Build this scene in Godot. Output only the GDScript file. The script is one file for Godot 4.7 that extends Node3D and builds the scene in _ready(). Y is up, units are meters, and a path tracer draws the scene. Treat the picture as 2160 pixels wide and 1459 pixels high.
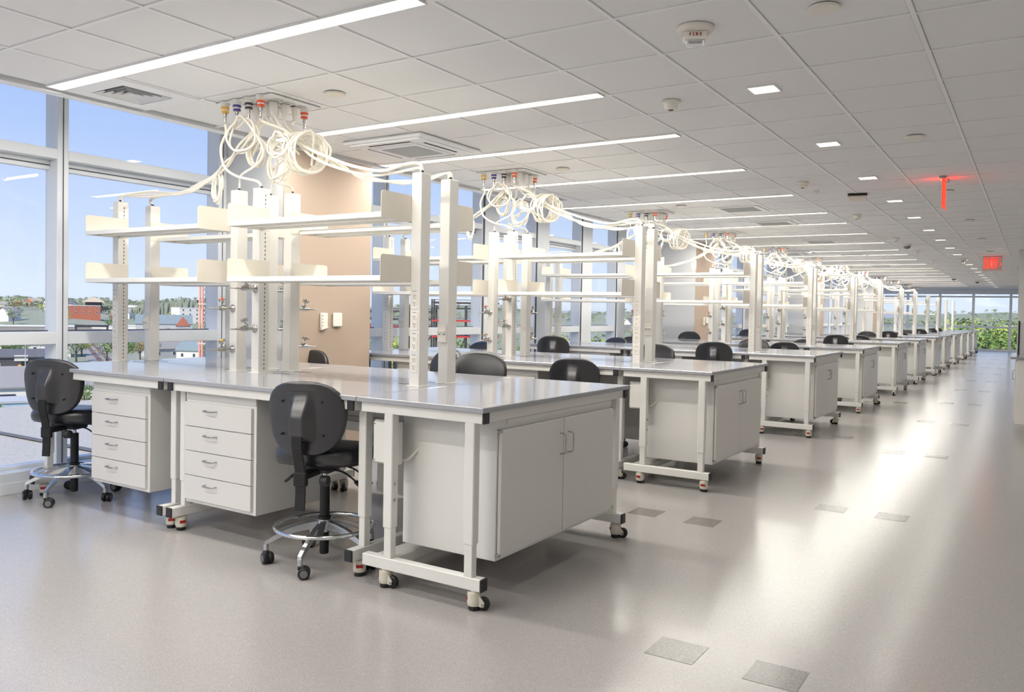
extends Node3D
# A long daylit laboratory: bench islands under linear lights, a curtain wall on the left, a town outside.
# Lengths in metres. W(x, h, z) takes metres right, up and forward from the point on the floor under the camera.

const CEIL := 2.771
const T := 0.6096                      # ceiling tile pitch
const COL0 := -5.837                   # ceiling grid: line k runs at (k + COL0) * T, row r at (r + ROW0) * T
const ROW0 := 5.803
const TOP := 0.94                      # worktop height
var used := {}
var M := {}
var rng := RandomNumberGenerator.new()

class MB:
	var v := PackedVector3Array()
	var n := PackedVector3Array()
	var c := PackedColorArray()
	var ix := PackedInt32Array()
	var t := Transform3D()
	var col := Color.WHITE
	func at(x: float, y: float, z: float, basis := Basis()) -> MB:
		t = Transform3D(basis, Vector3(x, y, z))
		return self
	func pt(p: Vector3, nn: Vector3) -> int:
		v.append(t * p)
		n.append((t.basis * nn).normalized())
		c.append(col)
		return v.size() - 1
	func tri(a: int, b: int, d: int) -> void:
		var g := (v[b] - v[a]).cross(v[d] - v[a])
		if g.dot(n[a] + n[b] + n[d]) > 0.0:
			ix.append(a); ix.append(d); ix.append(b)
		else:
			ix.append(a); ix.append(b); ix.append(d)
	func quad(a: Vector3, b: Vector3, d: Vector3, e: Vector3, nn: Vector3) -> void:
		var i := pt(a, nn)
		pt(b, nn); pt(d, nn); pt(e, nn)
		tri(i, i + 1, i + 2)
		tri(i, i + 2, i + 3)
	func box(ctr: Vector3, s: Vector3, bev := 0.0) -> MB:
		var h := s * 0.5
		bev = minf(bev, 0.45 * minf(s.x, minf(s.y, s.z)))
		for ax in 3:
			var b := (ax + 1) % 3
			var d := (ax + 2) % 3
			for sg in [-1.0, 1.0]:
				var nn := Vector3.ZERO
				nn[ax] = sg
				var q := []
				for k in [[-1, -1], [1, -1], [1, 1], [-1, 1]]:
					var p := Vector3.ZERO
					p[ax] = sg * h[ax]
					p[b] = k[0] * (h[b] - bev)
					p[d] = k[1] * (h[d] - bev)
					q.append(ctr + p)
				quad(q[0], q[1], q[2], q[3], nn)
		if bev > 0.0:
			for ax in 3:
				var b := (ax + 1) % 3
				var d := (ax + 2) % 3
				for sb in [-1.0, 1.0]:
					for sd in [-1.0, 1.0]:
						var nn := Vector3.ZERO
						nn[b] = sb
						nn[d] = sd
						var q := []
						for k in [[-1, 0], [1, 0], [1, 1], [-1, 1]]:
							var p := Vector3.ZERO
							p[ax] = k[0] * (h[ax] - bev)
							p[b] = sb * (h[b] - (bev if k[1] else 0.0))
							p[d] = sd * (h[d] - (0.0 if k[1] else bev))
							q.append(ctr + p)
						quad(q[0], q[1], q[2], q[3], nn.normalized())
			for sx in [-1.0, 1.0]:
				for sy in [-1.0, 1.0]:
					for sz in [-1.0, 1.0]:
						var s3 := Vector3(sx, sy, sz)
						var i := pt(ctr + s3 * Vector3(h.x, h.y - bev, h.z - bev), s3)
						pt(ctr + s3 * Vector3(h.x - bev, h.y, h.z - bev), s3)
						pt(ctr + s3 * Vector3(h.x - bev, h.y - bev, h.z), s3)
						tri(i, i + 1, i + 2)
		return self
	# a body of revolution round local y; profile of [radius, y]
	func lathe(prof: Array, seg := 16, smooth := true) -> MB:
		for k in prof.size() - 1:
			var a: Array = prof[k]
			var b: Array = prof[k + 1]
			var d := Vector2(b[0] - a[0], b[1] - a[1])
			if d.length() < 1e-6:
				continue
			var nr := Vector2(d.y, -d.x).normalized()
			var base := v.size()
			for s in seg + 1:
				var th := TAU * s / seg
				var u := Vector3(cos(th), 0, sin(th))
				pt(u * a[0] + Vector3(0, a[1], 0), u * nr.x + Vector3(0, nr.y, 0))
				pt(u * b[0] + Vector3(0, b[1], 0), u * nr.x + Vector3(0, nr.y, 0))
			for s in seg:
				var i := base + 2 * s
				if a[0] > 1e-6:
					tri(i, i + 2, i + 1)
				if b[0] > 1e-6:
					tri(i + 1, i + 2, i + 3)
		return self
	func rod(a: Vector3, b: Vector3, r: float, seg := 12, r2 := -1.0) -> MB:
		return tube(PackedVector3Array([a, b]), r, seg, false, r2)
	func tube(p: PackedVector3Array, r: float, seg := 8, closed := false, r2 := -1.0) -> MB:
		var m := p.size()
		var up := Vector3.UP
		var base := v.size()
		for i in m:
			var d := (p[(i + 1) % m] - p[(i - 1 + m) % m]) if closed else (p[mini(i + 1, m - 1)] - p[maxi(i - 1, 0)])
			d = d.normalized()
			if i == 0 and absf(d.dot(up)) > 0.9:
				up = Vector3.RIGHT
			var s := d.cross(up).normalized()
			up = s.cross(d).normalized()
			var rr := r if r2 < 0.0 else lerpf(r, r2, float(i) / (m - 1))
			for k in seg:
				var th := TAU * k / seg
				var u := s * cos(th) + up * sin(th)
				pt(p[i] + u * rr, u)
		for i in (m if closed else m - 1):
			for k in seg:
				var a := base + i * seg + k
				var b := base + i * seg + (k + 1) % seg
				var d := base + ((i + 1) % m) * seg + k
				var e := base + ((i + 1) % m) * seg + (k + 1) % seg
				tri(a, b, e)
				tri(a, e, d)
		if not closed:
			for e in [0, m - 1]:
				var d := (p[1] - p[0]).normalized() * -1.0 if e == 0 else (p[m - 1] - p[m - 2]).normalized()
				var o := v.size()
				for k in seg:
					var q := v[base + e * seg + k]
					v.append(q); n.append((t.basis * d).normalized()); c.append(col)
				for k in range(1, seg - 1):
					tri(o, o + k, o + k + 1)
		return self
	# a smooth sheet of rows of points, closed round each row when `round_` is set; normals from the surface, turned away from its middle
	func sheet(rows: Array, round_ := true) -> MB:
		var m: int = rows.size()
		var w: int = rows[0].size()
		var base := v.size()
		var mid := Vector3.ZERO
		for r in rows:
			for p in r:
				mid += p
		mid /= m * w
		var nn := []
		var way := 0.0
		for i in m:
			for j in w:
				var du: Vector3 = rows[mini(i + 1, m - 1)][j] - rows[maxi(i - 1, 0)][j]
				var dv: Vector3 = rows[i][(j + 1) % w] - rows[i][(j - 1 + w) % w] if round_ else rows[i][mini(j + 1, w - 1)] - rows[i][maxi(j - 1, 0)]
				var g := du.cross(dv)
				if g.length() < 1e-9:
					g = rows[i][j] - mid
					g = Vector3(0, signf(g.y), 0) * 1e-6 * (1.0 if way >= 0 else -1.0)
				nn.append(g.normalized())
				way += g.normalized().dot(rows[i][j] - mid)
		for i in m:
			for j in w:
				pt(rows[i][j], nn[i * w + j] * (1.0 if way > 0.0 else -1.0))
		for i in m - 1:
			for j in (w if round_ else w - 1):
				var a := base + i * w + j
				var b := base + i * w + (j + 1) % w
				tri(a, b, b + w)
				tri(a, b + w, a + w)
		return self
	# a flat outline (in local x, y) given depth along local z
	func prism(poly: PackedVector2Array, z0: float, z1: float) -> MB:
		var m := poly.size()
		var cen := Vector2.ZERO
		for p in poly:
			cen += p / m
		var tr := Geometry2D.triangulate_polygon(poly)
		for z in [z0, z1]:
			var nn := Vector3(0, 0, signf(z - (z0 + z1) * 0.5))
			var base := v.size()
			for p in poly:
				pt(Vector3(p.x, p.y, z), nn)
			for k in range(0, tr.size(), 3):
				tri(base + tr[k], base + tr[k + 1], base + tr[k + 2])
		var cw := Geometry2D.is_polygon_clockwise(poly)
		for k in m:
			var a := poly[k]
			var b := poly[(k + 1) % m]
			var e := (b - a).normalized()
			var nn := Vector3(-e.y, e.x, 0) if cw else Vector3(e.y, -e.x, 0)
			quad(Vector3(a.x, a.y, z0), Vector3(b.x, b.y, z0), Vector3(b.x, b.y, z1), Vector3(a.x, a.y, z1), nn)
		return self
	func mesh(mat: Material) -> ArrayMesh:
		var a := []
		a.resize(Mesh.ARRAY_MAX)
		a[Mesh.ARRAY_VERTEX] = v
		a[Mesh.ARRAY_NORMAL] = n
		a[Mesh.ARRAY_COLOR] = c
		a[Mesh.ARRAY_INDEX] = ix
		var m := ArrayMesh.new()
		m.add_surface_from_arrays(Mesh.PRIMITIVE_TRIANGLES, a)
		m.surface_set_material(0, mat)
		return m

func W(x: float, h: float, z: float) -> Vector3:
	return Vector3(x, h, -z)

func gx(k: float) -> float:
	return (k + COL0) * T

func gz(r: float) -> float:
	return (r + ROW0) * T

func numbered(s: String) -> String:
	var k: int = used.get(s, -1) + 1
	used[s] = k
	return s if k == 0 else "%s_%03d" % [s, k]

func tag(o: Node3D, label: String, category: String, group := "") -> Node3D:
	o.set_meta("label", label)
	o.set_meta("category", category)
	if group != "":
		o.set_meta("group", group)
	return o

func thing(called: String, label: String, category: String, pos: Vector3, turn := 0.0, group := "") -> Node3D:
	var o := Node3D.new()
	o.name = numbered(called)
	add_child(o)
	o.position = pos
	o.rotation.y = turn
	return tag(o, label, category, group)

func part(o: Node, called: String, mb: MB, mat: Material) -> MeshInstance3D:
	var mi := MeshInstance3D.new()
	mi.mesh = mb.mesh(mat)
	mi.name = called
	o.add_child(mi, true)
	return mi

func share(o: Node, called: String, mesh: Mesh, pos: Vector3, turn := 0.0) -> MeshInstance3D:
	var mi := MeshInstance3D.new()
	mi.mesh = mesh
	mi.name = called
	o.add_child(mi, true)
	mi.position = pos
	mi.rotation.y = turn
	return mi

func struct(called: String, mb: MB, mat: Material) -> MeshInstance3D:
	var o := part(self, numbered(called), mb, mat)
	o.set_meta("kind", "structure")
	return o

func struct_node(called: String) -> Node3D:
	var o := Node3D.new()
	o.name = numbered(called)
	add_child(o)
	o.set_meta("kind", "structure")
	return o

func dup(src: Node3D, pos: Vector3, turn: float, label: String, group := "") -> Node3D:
	var c: Node3D = src.duplicate()
	c.name = numbered(String(src.get_meta("base")))
	add_child(c)
	c.position = pos
	c.rotation.y = turn
	c.set_meta("label", label)
	if group != "":
		c.set_meta("group", group)
	return c

func bx(s: Vector3, bev := 0.0, ctr := Vector3.ZERO) -> MB:
	return MB.new().box(ctr, s, bev)

func curve(pts: Array, step := 6) -> PackedVector3Array:
	var out := PackedVector3Array()
	for i in pts.size() - 1:
		var a: Vector3 = pts[maxi(i - 1, 0)]
		var d: Vector3 = pts[mini(i + 2, pts.size() - 1)]
		for k in step:
			out.append(pts[i].cubic_interpolate(pts[i + 1], a, d, float(k) / step))
	out.append(pts[-1])
	return out

func mat(key: String, col: Color, rough := 0.5, metal := 0.0, spec := 0.5) -> StandardMaterial3D:
	var m := StandardMaterial3D.new()
	m.resource_name = key
	m.albedo_color = col
	m.roughness = rough
	m.metallic = metal
	m.metallic_specular = spec
	M[key] = m
	return m

func c255(r: float, g: float, b: float) -> Color:
	return Color(r / 255.0, g / 255.0, b / 255.0)

#==================================================================================================
func _ready() -> void:
	rng.seed = 7
	# --- camera
	var cam := Camera3D.new()
	cam.name = "camera"
	add_child(cam)
	var f := 1727.4 / 1459.0
	var yaw := 0.5686
	var pitch := 0.0247
	var roll := 0.0186
	cam.projection = Camera3D.PROJECTION_FRUSTUM
	cam.near = 0.05
	cam.far = 6000.0
	cam.size = cam.near / f
	cam.frustum_offset = Vector2(0, -30.2 / 1727.4 * cam.near)
	cam.keep_aspect = Camera3D.KEEP_HEIGHT
	cam.position = Vector3(0, 1.3805, 0)
	cam.basis = Basis(Vector3.UP, yaw) * Basis(Vector3.RIGHT, -pitch) * Basis(Vector3.BACK, roll)
	cam.current = true
	# --- sky, exposure
	var env := Environment.new()
	var sky := Sky.new()
	var sm := ProceduralSkyMaterial.new()
	sm.sky_top_color = Color(0.33, 0.58, 0.95)
	sm.sky_horizon_color = Color(0.86, 0.915, 0.975)
	sm.sky_curve = 0.2
	sm.ground_horizon_color = Color(0.80, 0.86, 0.92)
	sm.ground_bottom_color = Color(0.42, 0.45, 0.44)
	sm.sun_angle_max = 1.0
	sm.sky_energy_multiplier = 1.0
	sky.sky_material = sm
	env.background_mode = Environment.BG_SKY
	env.sky = sky
	env.background_energy_multiplier = 1.12
	env.tonemap_mode = Environment.TONE_MAPPER_LINEAR
	env.tonemap_exposure = 1.0
	env.sdfgi_enabled = true
	env.ssao_enabled = true
	env.ssil_enabled = true
	var we := WorldEnvironment.new()
	we.name = "environment"
	we.environment = env
	add_child(we)
	var sun := DirectionalLight3D.new()
	sun.name = "sun"
	sun.light_energy = 2.0
	sun.light_color = Color(1.0, 0.96, 0.9)
	sun.light_angular_distance = 0.6
	sun.shadow_enabled = true
	sun.sky_mode = DirectionalLight3D.SKY_MODE_LIGHT_ONLY
	add_child(sun)
	sun.basis = Basis.looking_at(Vector3(-0.16, -0.9, -1.0))
	materials()
	room()
	windows()
	lamps()
	ceiling_things()
	islands()
	right_side()
	outside()

const STRIP_E := 5.2
const DOWN_E := 0.32

func materials() -> void:
	mat("powder", Color(0.90, 0.895, 0.875), 0.38)
	mat("cabinet", Color(0.895, 0.89, 0.875), 0.33)
	mat("post", Color(0.90, 0.89, 0.865), 0.45)
	mat("bracket", Color(0.87, 0.845, 0.795), 0.45)
	mat("door", Color(0.865, 0.855, 0.84), 0.28)
	mat("cap", Color(0.16, 0.16, 0.17), 0.5)
	mat("black", Color(0.05, 0.05, 0.055), 0.45)
	mat("slot", Color(0.04, 0.04, 0.04), 0.8)
	mat("vinyl", Color(0.13, 0.13, 0.145), 0.3, 0.0, 0.65)
	mat("shell", Color(0.17, 0.17, 0.185), 0.3, 0.0, 0.65)
	mat("chrome", Color(0.86, 0.87, 0.88), 0.12, 1.0)
	mat("nickel", Color(0.72, 0.71, 0.69), 0.25, 1.0)
	mat("alloy", Color(0.80, 0.81, 0.82), 0.28, 1.0)
	mat("wheel_grey", Color(0.42, 0.42, 0.43), 0.5)
	mat("cream", Color(0.84, 0.82, 0.76), 0.4)
	mat("caster_red", Color(0.62, 0.1, 0.06), 0.5)
	mat("wall", Color(0.70, 0.63, 0.57), 0.75, 0.0, 0.3)
	mat("white_wall", Color(0.86, 0.86, 0.855), 0.7, 0.0, 0.3)
	mat("frame", Color(0.88, 0.895, 0.91), 0.35)
	mat("gasket", Color(0.30, 0.31, 0.35), 0.6)
	mat("tile", Color(0.93, 0.93, 0.93), 0.9, 0.0, 0.2)
	mat("tee", Color(0.95, 0.95, 0.95), 0.45)
	mat("trim", Color(0.93, 0.935, 0.94), 0.5)
	mat("hose", Color(0.93, 0.91, 0.86), 0.42)
	mat("connector", Color(0.90, 0.89, 0.87), 0.4)
	mat("yellow", Color(0.90, 0.70, 0.16), 0.45)
	mat("violet", Color(0.30, 0.24, 0.55), 0.45)
	mat("charcoal", Color(0.24, 0.22, 0.24), 0.5)
	mat("orange", Color(0.90, 0.33, 0.16), 0.45)
	mat("plate", Color(0.80, 0.80, 0.80), 0.3, 0.6)
	mat("device", Color(0.92, 0.90, 0.86), 0.45)
	mat("device_dark", Color(0.35, 0.34, 0.33), 0.5)
	mat("grille", Color(0.66, 0.67, 0.67), 0.6)
	mat("duct_dark", Color(0.20, 0.21, 0.22), 0.8)
	mat("red_letter", Color(0.55, 0.10, 0.14), 0.5)
	var g := mat("glass", Color(1, 1, 1, 0.03), 0.0)
	g.transparency = BaseMaterial3D.TRANSPARENCY_ALPHA
	var cl := mat("clear", Color(0.95, 0.97, 1.0, 0.12), 0.05)
	cl.transparency = BaseMaterial3D.TRANSPARENCY_ALPHA
	var l := mat("lamp_glow", Color(1, 1, 1), 0.6)
	l.emission_enabled = true
	l.emission = Color(1.0, 0.945, 0.83)
	l.emission_energy_multiplier = 2.2
	var r := mat("exit_glow", Color(0.9, 0.15, 0.1), 0.5)
	r.emission_enabled = true
	r.emission = Color(1.0, 0.22, 0.13)
	r.emission_energy_multiplier = 1.6
	var ep := mat("exit_panel", Color(0.85, 0.62, 0.58, 0.45), 0.3)
	ep.transparency = BaseMaterial3D.TRANSPARENCY_ALPHA
	# speckled sheet flooring and epoxy worktop: chips of darker and lighter colour, computed
	var fl := mat("floor", Color(1, 1, 1), 0.2)
	fl.albedo_texture = speckle(c255(166, 162, 160), 0.07, 1024, 21)
	fl.uv1_triplanar = true
	fl.uv1_world_triplanar = true
	fl.uv1_scale = Vector3(1.1, 1.1, 1.1)
	var nz := FastNoiseLite.new()
	nz.seed = 4
	nz.frequency = 0.02
	var nt := NoiseTexture2D.new()
	nt.width = 512
	nt.height = 512
	nt.noise = nz
	nt.seamless = true
	nt.as_normal_map = true
	nt.bump_strength = 1.2
	fl.normal_enabled = true
	fl.normal_texture = nt
	fl.normal_scale = 0.05
	var fa := mat("floor_dark", Color(1, 1, 1), 0.2)
	fa.albedo_texture = speckle(c255(124, 120, 116), 0.09, 512, 22)
	fa.uv1_triplanar = true
	fa.uv1_world_triplanar = true
	fa.uv1_scale = Vector3(1.1, 1.1, 1.1)
	var ct := mat("counter", Color(1, 1, 1), 0.11)
	ct.albedo_texture = speckle(c255(160, 160, 165), 0.018, 512, 23)
	ct.uv1_triplanar = true
	ct.uv1_world_triplanar = true
	ct.uv1_scale = Vector3(1.6, 1.6, 1.6)
	var cr := mat("counter_edge", c255(160, 161, 167), 0.3)
	cr.metallic_specular = 0.5

func speckle(base: Color, amp: float, side: int, sd: int) -> ImageTexture:
	var r := RandomNumberGenerator.new()
	r.seed = sd
	var im := Image.create(side, side, false, Image.FORMAT_RGB8)
	im.fill(base)
	for k in side * side / 9:
		var v := r.randf_range(-amp, amp)
		v += amp * 0.6 * signf(v)
		var col := Color(base.r + v, base.g + v * 0.98, base.b + v * 0.95)
		im.fill_rect(Rect2i(r.randi() % side, r.randi() % side, 1 + r.randi() % 3, 1 + r.randi() % 2), col)
	return ImageTexture.create_from_image(im)

#================================================================================================== shell
const ORD := ["nearest", "second", "third", "fourth", "fifth", "sixth", "seventh", "eighth", "ninth", "tenth", "eleventh", "twelfth", "thirteenth", "fourteenth", "fifteenth", "sixteenth", "seventeenth", "eighteenth", "nineteenth", "twentieth", "twenty-first", "twenty-second", "twenty-third", "twenty-fourth"]

func span(x0: float, x1: float, h0: float, h1: float, z0: float, z1: float, bev := 0.0) -> MB:
	return MB.new().box(W((x0 + x1) / 2, (h0 + h1) / 2, (z0 + z1) / 2), Vector3(absf(x1 - x0), absf(h1 - h0), absf(z1 - z0)), bev)

func room() -> void:
	var fl := struct("floor", span(-6.6, 1.95, -0.3, 0.0, -9.5, 42.9), M.floor)
	var tile := bx(Vector3(0.2032, 0.0016, 0.2032)).mesh(M.floor_dark)
	var spots := []
	for k in 12:
		spots.append(Vector2(-1.205, 3.19 + 3.03 * k))
		spots.append(Vector2(-0.802, 3.185 + 3.03 * k))
	for k in 4:
		spots.append(Vector2(-2.247, 5.30 + 4.6 * k))
		spots.append(Vector2(-1.835, 5.285 + 4.75 * k))
	for s in spots:
		share(fl, "accent_tile", tile, W(s.x, 0.0005, s.y))
	# roof slab, walls
	struct("roof", span(-6.75, 2.15, 3.25, 3.6, -9.5, 43.1), M.white_wall)
	struct("wall_right", span(1.95, 2.15, -0.3, 3.25, -9.5, 43.1), M.white_wall)
	struct("wall_rear", span(-6.75, 1.95, -0.3, 3.25, -9.5, -9.3), M.white_wall)
	struct("trim_1", span(-5.52, -5.425, 2.752, 3.25, -9.3, 42.4), M.trim)
	# ceiling: a backing slab, the T grid, and tiles laid one by one
	var ce := struct_node("ceiling")
	part(ce, "backing", span(-5.42, 1.95, 2.80, 2.86, -9.3, 42.5), M.duct_dark)
	var r0 := -21
	var r1 := 64
	for k in range(-2, 12):
		part(ce, "grid_tee", span(gx(k) - 0.011, gx(k) + 0.011, 2.7685, 2.79, gz(r0), gz(r1)), M.tee)
	for r in range(r0, r1):
		part(ce, "grid_tee", span(-5.42, 1.95, 2.769, 2.788, gz(r) - 0.010, gz(r) + 0.010), M.tee)
	var tm := bx(Vector3(T - 0.024, 0.022, T - 0.024), 0.004).mesh(M.tile)
	var lay := []
	for r in range(r0, r1):
		for k in range(-3, 12):
			var c := Vector2(gx(k + 0.5), gz(r + 0.5))
			lay.append([c.length() + (0.0 if r > -4 and k < 7 else 100.0), k, r])
	lay.sort_custom(func(a, b): return a[0] < b[0])
	var rest := MB.new()
	for i in lay.size():
		var k: int = lay[i][1]
		var r: int = lay[i][2]
		if [k, r] in [[-3, -1], [-3, 8], [-3, 19], [-3, 30]]:
			continue
		var p := W(gx(k + 0.5), 2.785, gz(r + 0.5))
		if i < 300:
			share(ce, "ceiling_tile", tm, p)
		else:
			rest.box(p, Vector3(T - 0.024, 0.022, T - 0.024))
	part(ce, "ceiling_tile_field", rest, M.tile).set_meta("kind", "stuff")
	# the piers between the window bays, with their skirting
	for k in 4:
		var z := 4.868 + 10.11 * k
		var p := struct("wall_pier_%d" % (k + 1), span(-6.45, -5.46, -0.02, 3.25, z, z + 1.1), M.white_wall)
		part(p, "painted_face", span(-5.462, -5.457, 0.0, 3.25, z, z + 1.1), M.wall)
		part(p, "baseboard", span(-5.461, -5.448, 0.0, 0.1, z - 0.008, z + 1.108), M.charcoal)
		if k < 2:
			var o := thing("wall_thermostat", "white ridged thermostat box, left of the two boxes on the %s beige pier" % ORD[k], "thermostat", W(-5.457, 1.265, z + 0.475), PI / 2)
			part(o, "housing", bx(Vector3(0.085, 0.14, 0.03), 0.008, Vector3(0, 0, 0.015)), M.device)
			part(o, "hood", MB.new().prism(PackedVector2Array([Vector2(-0.042, -0.07), Vector2(0.042, -0.055), Vector2(0.042, -0.06), Vector2(-0.042, -0.085)]), 0.004, 0.034), M.device)
			for j in 4:
				part(o, "button", bx(Vector3(0.008, 0.009, 0.004), 0.001, Vector3(-0.03, 0.045 - 0.03 * j, 0.031)), M.device_dark)
			o = thing("wall_sensor", "plain white sensor cover, right of the two boxes on the %s beige pier" % ORD[k], "sensor", W(-5.457, 1.272, z + 0.645), PI / 2)
			part(o, "cover", bx(Vector3(0.115, 0.13, 0.026), 0.01, Vector3(0, 0, 0.016)), M.device)
			part(o, "back_plate", bx(Vector3(0.10, 0.115, 0.006), 0.001, Vector3(0, 0, 0.003)), M.device_dark)

func sheet_x(x: float, h0: float, h1: float, z0: float, z1: float) -> MB:
	var m := MB.new()
	m.quad(W(x, h0, z0), W(x, h0, z1), W(x, h1, z1), W(x, h1, z0), Vector3.RIGHT)
	return m

func sheet_z(z: float, x0: float, x1: float, h0: float, h1: float) -> MB:
	var m := MB.new()
	m.quad(W(x0, h0, z), W(x1, h0, z), W(x1, h1, z), W(x0, h1, z), Vector3.BACK)
	return m

func window_bay(n: int, z0: float, z1: float, posts: Array) -> void:
	var o := struct_node("window_%d" % n)
	var edges := [z0]
	for p in posts:
		part(o, "mullion", span(-6.37, -6.2, 0.0, 3.25, p[0], p[1], 0.004), M.frame)
		part(o, "joint", span(-6.2005, -6.196, 0.16, 3.2, (p[0] + p[1]) / 2 - 0.003, (p[0] + p[1]) / 2 + 0.003) if p[1] - p[0] < 0.2 else span(-6.2005, -6.196, 0.16, 3.2, p[0] + 0.015, p[0] + 0.055), M.gasket)
		edges.append_array(p)
	edges.append(z1)
	for k in range(0, edges.size(), 2):
		var a: float = edges[k]
		var b: float = edges[k + 1]
		if b - a < 0.05:
			continue
		part(o, "upper_transom", span(-6.37, -6.202, 2.458, 2.532, a, b, 0.003), M.frame)
		part(o, "sash_frame", span(-6.37, -6.31, 2.385, 2.458, a, b, 0.003), M.frame)
		part(o, "gasket", span(-6.312, -6.306, 2.415, 2.424, a, b), M.gasket)
		part(o, "lower_transom", span(-6.37, -6.202, 1.07, 1.164, a, b, 0.003), M.frame)
		part(o, "gasket", span(-6.335, -6.325, 1.164, 1.173, a, b), M.gasket)
		part(o, "bottom_rail", span(-6.37, -6.28, 0.155, 0.18, a, b, 0.003), M.frame)
		part(o, "pane", sheet_x(-6.34, 0.18, 1.07, a, b), M.glass)
		part(o, "pane", sheet_x(-6.34, 1.164, 2.385, a, b), M.glass)
		part(o, "pane", sheet_x(-6.34, 2.532, 3.25, a, b), M.glass)

func windows() -> void:
	struct("baseboard_left", span(-6.5, -6.17, -0.02, 0.155, -9.3, 42.5, 0.004), M.frame)
	struct("trim_2", span(-6.175, -6.164, 0.0, 0.082, -9.3, 42.5, 0.002), M.frame)
	var thin := func(z): return [z - 0.043, z + 0.043]
	window_bay(1, -9.3, 4.868, [thin.call(-8.2), thin.call(-6.76), thin.call(-5.31), thin.call(-3.86), thin.call(-2.41), thin.call(-0.96), thin.call(0.49), thin.call(1.94), thin.call(3.387), thin.call(4.824)])
	for k in 4:
		var d := 10.11 * k
		var posts := [thin.call(7.03 + d)]
		for z in [8.93, 10.3, 11.72, 13.03, 14.25]:
			posts.append([z + d, z + 0.41 + d])
		window_bay(k + 2, 5.968 + d, minf(14.978 + d, 42.5), posts.slice(0, 6 if k < 3 else 3))
	# far end wall: glazing from wall to wall
	var o := struct_node("window_6")
	var xs := [-6.37, -5.1, -3.75, -2.4, -0.95, 0.45, 1.9]
	for x in xs:
		part(o, "mullion", span(x - 0.05, x + 0.05, 0.0, 3.25, 42.5, 42.66), M.frame)
	for k in 6:
		for q in [[0.0, 0.09], [1.03, 1.11], [2.40, 2.47], [2.55, 3.25]]:
			part(o, "transom", span(xs[k] + 0.05, xs[k + 1] - 0.05, q[0], q[1], 42.505, 42.655), M.frame)
		for q in [[0.09, 1.03], [1.11, 2.40], [2.47, 2.55]]:
			part(o, "pane", sheet_z(42.6, xs[k] + 0.05, xs[k + 1] - 0.05, q[0], q[1]), M.glass)

func area(o: Node3D, nm: String, sx: float, sz: float, e: float, y: float) -> void:
	var a := AreaLight3D.new()
	a.name = nm
	a.area_size = Vector2(sx, sz)
	a.light_energy = e
	a.light_color = Color(1.0, 0.982, 0.95)
	a.set("area_range", 40.0)
	a.set("area_attenuation", 2.0)
	a.shadow_enabled = true
	o.add_child(a, true)
	a.position = Vector3(0, y, 0)
	a.rotation.x = -PI / 2

func lamps() -> void:
	var rows := [-1.08]
	var back := [-4.1, -6.9, -9.1, -12.1, -15.1, -17.9]
	for k in 6:
		for r in [1.91, 4.1, 6.9, 9.94]:
			if r + 11 * k < 59:
				rows.append(r + 11 * k)
	var x0 := gx(-3) + 0.005
	var x1 := gx(2) - 0.025
	var fr := MB.new()
	for s in [-1, 1]:
		fr.box(Vector3(0, 0.012, s * 0.053), Vector3(x1 - x0, 0.03, 0.006))
		fr.box(Vector3(s * (x1 - x0 - 0.006) / 2, 0.012, 0), Vector3(0.006, 0.03, 0.1))
	var frame := fr.mesh(M.trim)
	var glow := bx(Vector3(x1 - x0 - 0.012, 0.012, 0.098), 0.002).mesh(M.lamp_glow)
	rows.append_array(back)
	for i in rows.size():
		var o := thing("linear_light", ("long linear ceiling light, the %s strip in view from the camera" % ORD[i]) if i < rows.size() - back.size() else ("long linear ceiling light behind the camera, the %s of six" % ORD[i - rows.size() + back.size()]), "ceiling light", W((x0 + x1) / 2, 2.765, gz(rows[i])), 0.0, "linear ceiling lights over the benches")
		share(o, "frame", frame, Vector3.ZERO)
		share(o, "lamp_diffuser", glow, Vector3(0, 0.004, 0))
		area(o, "strip_lamp", x1 - x0 - 0.02, 0.092, STRIP_E, -0.008)
	var dfr := MB.new()
	for s in [-1, 1]:
		dfr.box(Vector3(0, 0.004, s * 0.083), Vector3(0.176, 0.016, 0.01))
		dfr.box(Vector3(s * 0.083, 0.004, 0), Vector3(0.01, 0.016, 0.156))
	frame = dfr.mesh(M.trim)
	glow = bx(Vector3(0.156, 0.01, 0.156), 0.001).mesh(M.lamp_glow)
	for i in 24:
		var o := thing("downlight", "small square warm downlight over the aisle, %s" % (ORD[i] + " from the camera" if i < 20 else "behind the camera, the %s" % ORD[i - 20]), "downlight", W(gx(3.47), 2.768, gz(2.52 + 3.02 * i if i < 20 else -0.5 - 3.02 * (i - 20))), 0.0, "square downlights over the aisle")
		share(o, "frame", frame, Vector3.ZERO)
		share(o, "lamp_face", glow, Vector3(0, 0.004, 0))
		area(o, "down_lamp", 0.15, 0.15, DOWN_E, -0.006)

func text_mesh(s: String, size: float, depth: float, m: Material) -> TextMesh:
	var t := TextMesh.new()
	var fnt := SystemFont.new()
	fnt.font_names = PackedStringArray(["Droid Sans"])
	fnt.font_weight = 700
	t.font = fnt
	t.text = s
	t.font_size = 48
	t.pixel_size = size / 48.0
	t.depth = depth
	t.material = m
	return t

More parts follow.
